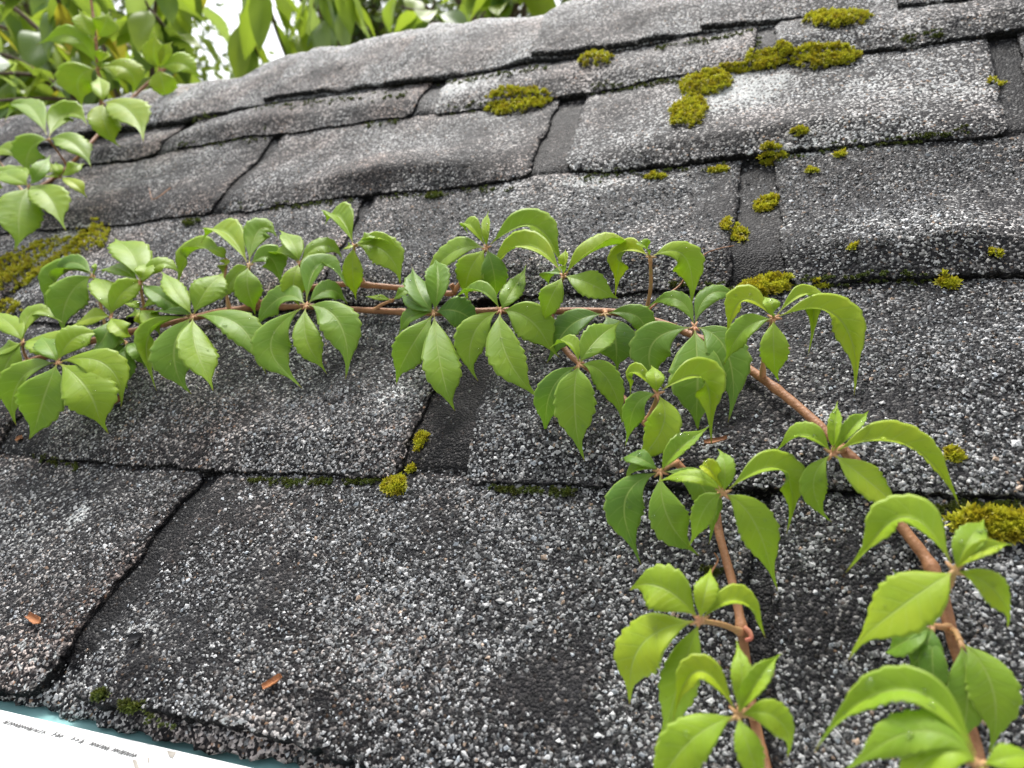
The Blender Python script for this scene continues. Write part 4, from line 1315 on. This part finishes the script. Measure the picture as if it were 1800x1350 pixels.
# dark creeping moss along the seams
VV, FF, TT, off = [], [], [], 0
SEAM = [((440, 845), (690, 848), 70), ((60, 806), (140, 820), 22), ((860, 858), (1010, 866), 40), ((400, 190), (560, 180), 40), ((560, 178), (715, 166), 46), ((770, 148), (960, 118), 60), ((300, 258), (480, 240), 34),
        ((640, 218), (700, 212), 18), ((790, 196), (860, 188), 22), ((1040, 160), (1200, 142), 50), ((1150, 84), (1330, 56), 50), ((1580, 78), (1660, 64), 26), ((960, 102), (1040, 92), 26), ((1400, 498), (1640, 494), 40),
        ((1640, 893), (1790, 888), 40), ((1180, 500), (1290, 512), 30), ((1350, 280), (1700, 236), 60), ((1020, 312), (1280, 292), 34), ((420, 368), (900, 330), 60), ((1235, 1000), (1262, 1008), 14), ((1335, 70), (1330, 110), 14), ((230, 1250), (300, 1275), 5)]
for i, (a, b, n) in enumerate(SEAM):
    for j in range(n):
        t = random.random()
        p = on_roof(a[0] * (1 - t) + b[0] * t, a[1] * (1 - t) + b[1] * t + random.gauss(1, 3))
        V, F_, T_ = moss_mesh(p[0], p[1], 0.0028, 0.0018, 0.001, 3, 0.0016, 0, seed=900 + i * 60 + j, lobes=1)
        VV.append(V); FF.append(F_ + off); TT.append(T_); off += len(V)
o = mesh_obj('seam_moss', np.vstack(VV), np.vstack(FF), M_MOSSD, attrs={'tipness': np.concatenate(TT)}, smooth=False)
tag(o, 'thin dark green moss creeping along the shingle seams', 'moss', kind='stuff')


# ------------------------------------------------------------------ litter
def chip(name, px, py, lpx, wpx, ang, label, m, curl=0.25, seed=0):
    r = np.random.default_rng(seed)
    c = on_roof(px, py, 0.0012)
    d = float((RC @ (c - CAM))[2]) / F_PX
    L, w = lpx * d, wpx * d
    nu, nv = 12, 6
    t = np.linspace(-.5, .5, nu); q = np.linspace(-.5, .5, nv)
    Tg, Qg = np.meshgrid(t, q, indexing='ij')
    wob = 1 - 0.35 * np.abs(2 * Tg) ** 3 + 0.16 * vnoise(Tg * 7 + seed, Qg * 0, 80 + seed)
    X = Tg * L; Y = Qg * w * wob; Z = curl * w * (2 * Qg) ** 2 + 0.10 * L * (2 * Tg) ** 2 * 0.4 + 0.0003 * vnoise(Tg * 9, Qg * 5, 81)
    ca, sa = math.cos(ang), math.sin(ang)
    U = c[0] + X * ca - Y * sa; V_ = c[1] + X * sa + Y * ca
    topv = np.stack([U, V_, c[2] + Z + 0.0007], -1).reshape(-1, 3)
    botv = topv - np.array([0, 0, 0.0007])
    f = grid_faces(nu, nv)
    n0 = nu * nv
    edge = [i * nv for i in range(nu)] + [(nu - 1) * nv + j for j in range(1, nv)] + [i * nv + nv - 1 for i in range(nu - 2, -1, -1)] + [j for j in range(nv - 2, 0, -1)]
    sidef = np.array([(edge[i], edge[(i + 1) % len(edge)], edge[(i + 1) % len(edge)] + n0, edge[i] + n0) for i in range(len(edge))])
    o = mesh_obj(name, np.vstack([topv, botv]), np.vstack([f, f[:, ::-1] + n0, sidef]), m)
    return tag(o, label, 'bark chip' if name == 'bark_chip' else 'dead leaf')


chip('bark_chip', 62, 1089, 38, 14, -0.25, 'orange brown bark chip on the small lowest shingle beside the narrow slot', M_CHIP, seed=1)
chip('bark_chip', 480, 1200, 36, 13, 0.75, 'reddish bark chip lying alone on the big lowest shingle', M_CHIP, seed=2)
chip('leaf_scrap_or_hole', 258, 556, 34, 22, 0.2, 'orange brown dead leaf scrap under the leafy creeper bunch', M_DEAD, seed=3)
chip('leaf_scrap_or_hole', 208, 706, 22, 14, 0.9, 'rust coloured dead leaf scrap beside drooping leaf tips', M_DEAD, seed=4)
chip('leaf_scrap_or_hole', 35, 772, 12, 10, 0.4, 'tiny rust coloured scrap near the shingle corner', M_DEAD, seed=5)
chip('leaf_scrap_or_hole', 1258, 776, 40, 9, 0.3, 'thin dark dead leaf stalk under a curled creeper leaf', M_DEAD, seed=6)
chip('leaf_scrap_or_hole', 1620, 1290, 36, 18, 0.1, 'brown dead leaf scrap under the lowest creeper leaves', M_DEAD, seed=7)
chip('leaf_scrap_or_hole', 240, 1122, 28, 16, 0.3, 'black sheet standing in for a dark hole in the lowest shingle', M_DECK, seed=8)  # black sheet put in for the darkness of a hole

# ------------------------------------------------------------------ plants beyond the ridge
def bg_leaf_mesh(name, L, w, mats, droop=0.25, seed=0, fold=0.25):
    r = np.random.default_rng(seed)
    nu, nv = 14, 7
    t = np.linspace(0, 1, nu); q = np.linspace(-1, 1, nv)
    prof = np.interp(t, [0, .1, .25, .45, .65, .85, .95, 1], [.05, .45, .85, 1, .85, .42, .15, .02])
    Tg, Qg = np.meshgrid(t, q, indexing='ij')
    X = Tg * L + 0.12 * L
    Y = Qg * prof[:, None] * w / 2
    Z = -droop * L * Tg ** 2 + fold * np.abs(Qg) * prof[:, None] * w / 2 + 0.03 * w * np.sin(Tg * 9 + Qg * 3)
    V = np.stack([X, Y, Z], -1).reshape(-1, 3)
    F_ = [tuple(f) for f in grid_faces(nu, nv)[:, ::-1]]
    # stalk
    sv, sf = tube(np.array([[0, 0, 0], [0.07 * L, 0, .004], [0.14 * L, 0, 0]]), 0.0012, 5)
    k = len(V)
    V = np.vstack([V, sv]); F_ += [tuple(i + k for i in f) for f in sf]
    me = bpy.data.meshes.new(name)
    me.from_pydata(V.tolist(), [], F_)
    me.materials.append(mats)
    me.polygons.foreach_set('use_smooth', np.ones(len(me.polygons), bool))
    me.update()
    return me


def wray(px, py, z):
    return W(PZ(px, py, z))


def leafy_plant(name, label, cat, region, zr, meshes, weights, nlimb, perlimb, down, seed, group=None, spread=0.5):
    r = random.Random(seed)
    x0, x1, y0, y1 = region
    ctr = wray((x0 + x1) / 2, (y0 + y1) / 2, sum(zr) / 2)
    base = np.array([ctr[0], ctr[1] + 0.15, 0.0])
    root = bpy.data.objects.new(name, None); col.objects.link(root)
    root.location = base; wloc[root.name] = base
    tag(root, label, cat, group)
    parts = []
    head = np.array([ctr[0], ctr[1] + 0.15, ctr[2] * 0.86])
    parts.append(tube(smooth_path([base, base * .5 + head * .5 + [0.03, 0.02, 0], head], 12), np.linspace(0.035, 0.018, 12), 8))
    spots = []
    for i in range(nlimb):
        e = wray(r.uniform(x0, x1), r.uniform(y0, y1), r.uniform(*zr))
        m_ = head * 0.45 + e * 0.55 + np.array([r.uniform(-.06, .06), r.uniform(-.06, .06), 0.10])
        path = smooth_path([head, m_, e], 20)
        parts.append(tube(path, np.linspace(0.009, 0.0022, 20), 6))
        for j in range(perlimb):
            t = r.uniform(0.45, 1.0)
            spots.append((path[int(t * 19)], path[min(19, int(t * 19) + 1)] - path[max(0, int(t * 19) - 1)]))
    V, F_ = join_parts(parts)
    mesh_obj('trunk', V, F_, M_BARK, root, world_coords=True)
    for p, d in spots:
        me = r.choices(meshes, weights)[0]
        o = bpy.data.objects.new('leaf', me); col.objects.link(o)
        o.parent = root
        o.location = p - base
        az = r.uniform(0, 2 * math.pi)
        o.rotation_euler = (r.uniform(-.6, .6), down + r.uniform(-spread, spread), az)
        s = r.uniform(0.7, 1.2)
        o.scale = (s, s, s)
    return root


B_DK = bgleaf_material('dark_shrub_leaf', (0.035, 0.10, 0.026, 1), (0.11, 0.20, 0.03, 1), 0.4)
B_LM = bgleaf_material('lime_shrub_leaf', (0.12, 0.22, 0.020, 1), (0.24, 0.32, 0.025, 1), 0.45)
B_YE = bgleaf_material('yellow_shrub_leaf', (0.50, 0.36, 0.02, 1), (0.62, 0.46, 0.03, 1), 0.35)
B_GR = bgleaf_material('grey_green_leaf', (0.14, 0.22, 0.10, 1), (0.24, 0.33, 0.15, 1), 0.45)
B_FAR = bgleaf_material('far_tree_leaf', (0.020, 0.055, 0.016, 1), (0.05, 0.10, 0.022, 1), 0.3)
lm = [bg_leaf_mesh('leaf_dark', 0.105, 0.058, B_DK, .3, 1), bg_leaf_mesh('leaf_lime', 0.095, 0.050, B_LM, .35, 2), bg_leaf_mesh('leaf_yellow', 0.10, 0.045, B_YE, .4, 3), bg_leaf_mesh('leaf_grey', 0.10, 0.055, B_GR, .2, 4)]
ll = [bg_leaf_mesh('leaf_long', 0.14, 0.050, B_LM, .15, 5), bg_leaf_mesh('leaf_long_grey', 0.14, 0.055, B_GR, .15, 6), bg_leaf_mesh('leaf_long_dark', 0.13, 0.048, B_DK, .2, 7)]
leafy_plant('leafy_shrub', 'dark green shrub with some yellow leaves beyond the ridge, behind the creeper', 'shrub', (-160, 400, -160, 190), (1.25, 1.9), lm, [6, 2.2, 0.9, 1.2], 24, 9, 0.55, 21)
leafy_plant('drooping_shrub', 'pale backlit shrub with long drooping leaves at the low end of the ridge', 'shrub', (390, 590, -160, 60), (1.45, 1.9), ll, [5, 3, 0.6], 8, 7, 1.1, 22, spread=0.35)
leafy_plant('broadleaf_shrub', 'mid green shrub with broad leaves showing over the middle of the ridge', 'shrub', (660, 980, -180, 40), (1.5, 2.0), [lm[0], lm[1], ll[0]], [3, 3, 2], 13, 8, 0.7, 23)


def far_tree(px, py, z, rx, rz_, n, label, seed, leafsize=0.07):
    r = np.random.default_rng(seed)
    c = wray(px, py, z)
    base = np.array([c[0], c[1], 0.0])
    root = bpy.data.objects.new('tree', None); col.objects.link(root)
    root.location = base; wloc[root.name] = base
    tag(root, label, 'tree', 'trees behind the roof')
    parts = [tube(smooth_path([base, base + [0.1, 0, c[2] * .5], c], 10), np.linspace(0.13, 0.05, 10), 8)]
    cl = []
    for i in range(26):
        d = nrm(r.normal(0, 1, 3)) * r.uniform(0.45, 1.0)
        e = c + d * np.array([rx, rx, rz_])
        cl.append(e)
        parts.append(tube(smooth_path([c - [0, 0, rz_ * .5], c * .5 + e * .5 + [0, 0, .08], e], 8), np.linspace(0.03, 0.006, 8), 5))
    V, F_ = join_parts(parts)
    mesh_obj('trunk', V, F_, M_BARK, root, world_coords=True)
    cl = np.array(cl)
    k = r.integers(0, len(cl), n)
    P = cl[k] + r.normal(0, 1, (n, 3)) * np.array([rx, rx, rz_]) * 0.17
    a = nrm(r.normal(0, 1, (n, 3)) + [0, 0, -.4]); b = nrm(np.cross(a, r.normal(0, 1, (n, 3))))
    s = leafsize * r.uniform(0.6, 1.3, (n, 1))
    V = np.stack([P, P + a * s * .5 + b * s * .26, P + a * s, P + a * s * .5 - b * s * .26], 1).reshape(-1, 3)
    o = mesh_obj('crown', V, np.arange(n * 4).reshape(n, 4), B_FAR, root, world_coords=True, smooth=False)
    tag(o, kind='stuff')


far_tree(110, 40, 4.5, 1.2, 1.5, 8000, 'dark leafy tree standing behind the yellow leaved shrub', 31)
far_tree(640, 40, 6.0, 0.55, 1.6, 6000, 'narrow dark tree showing between two shrubs behind the ridge', 32)
far_tree(860, 10, 4.8, 0.9, 1.2, 6000, 'dark tree behind the broad leaved shrub', 33)
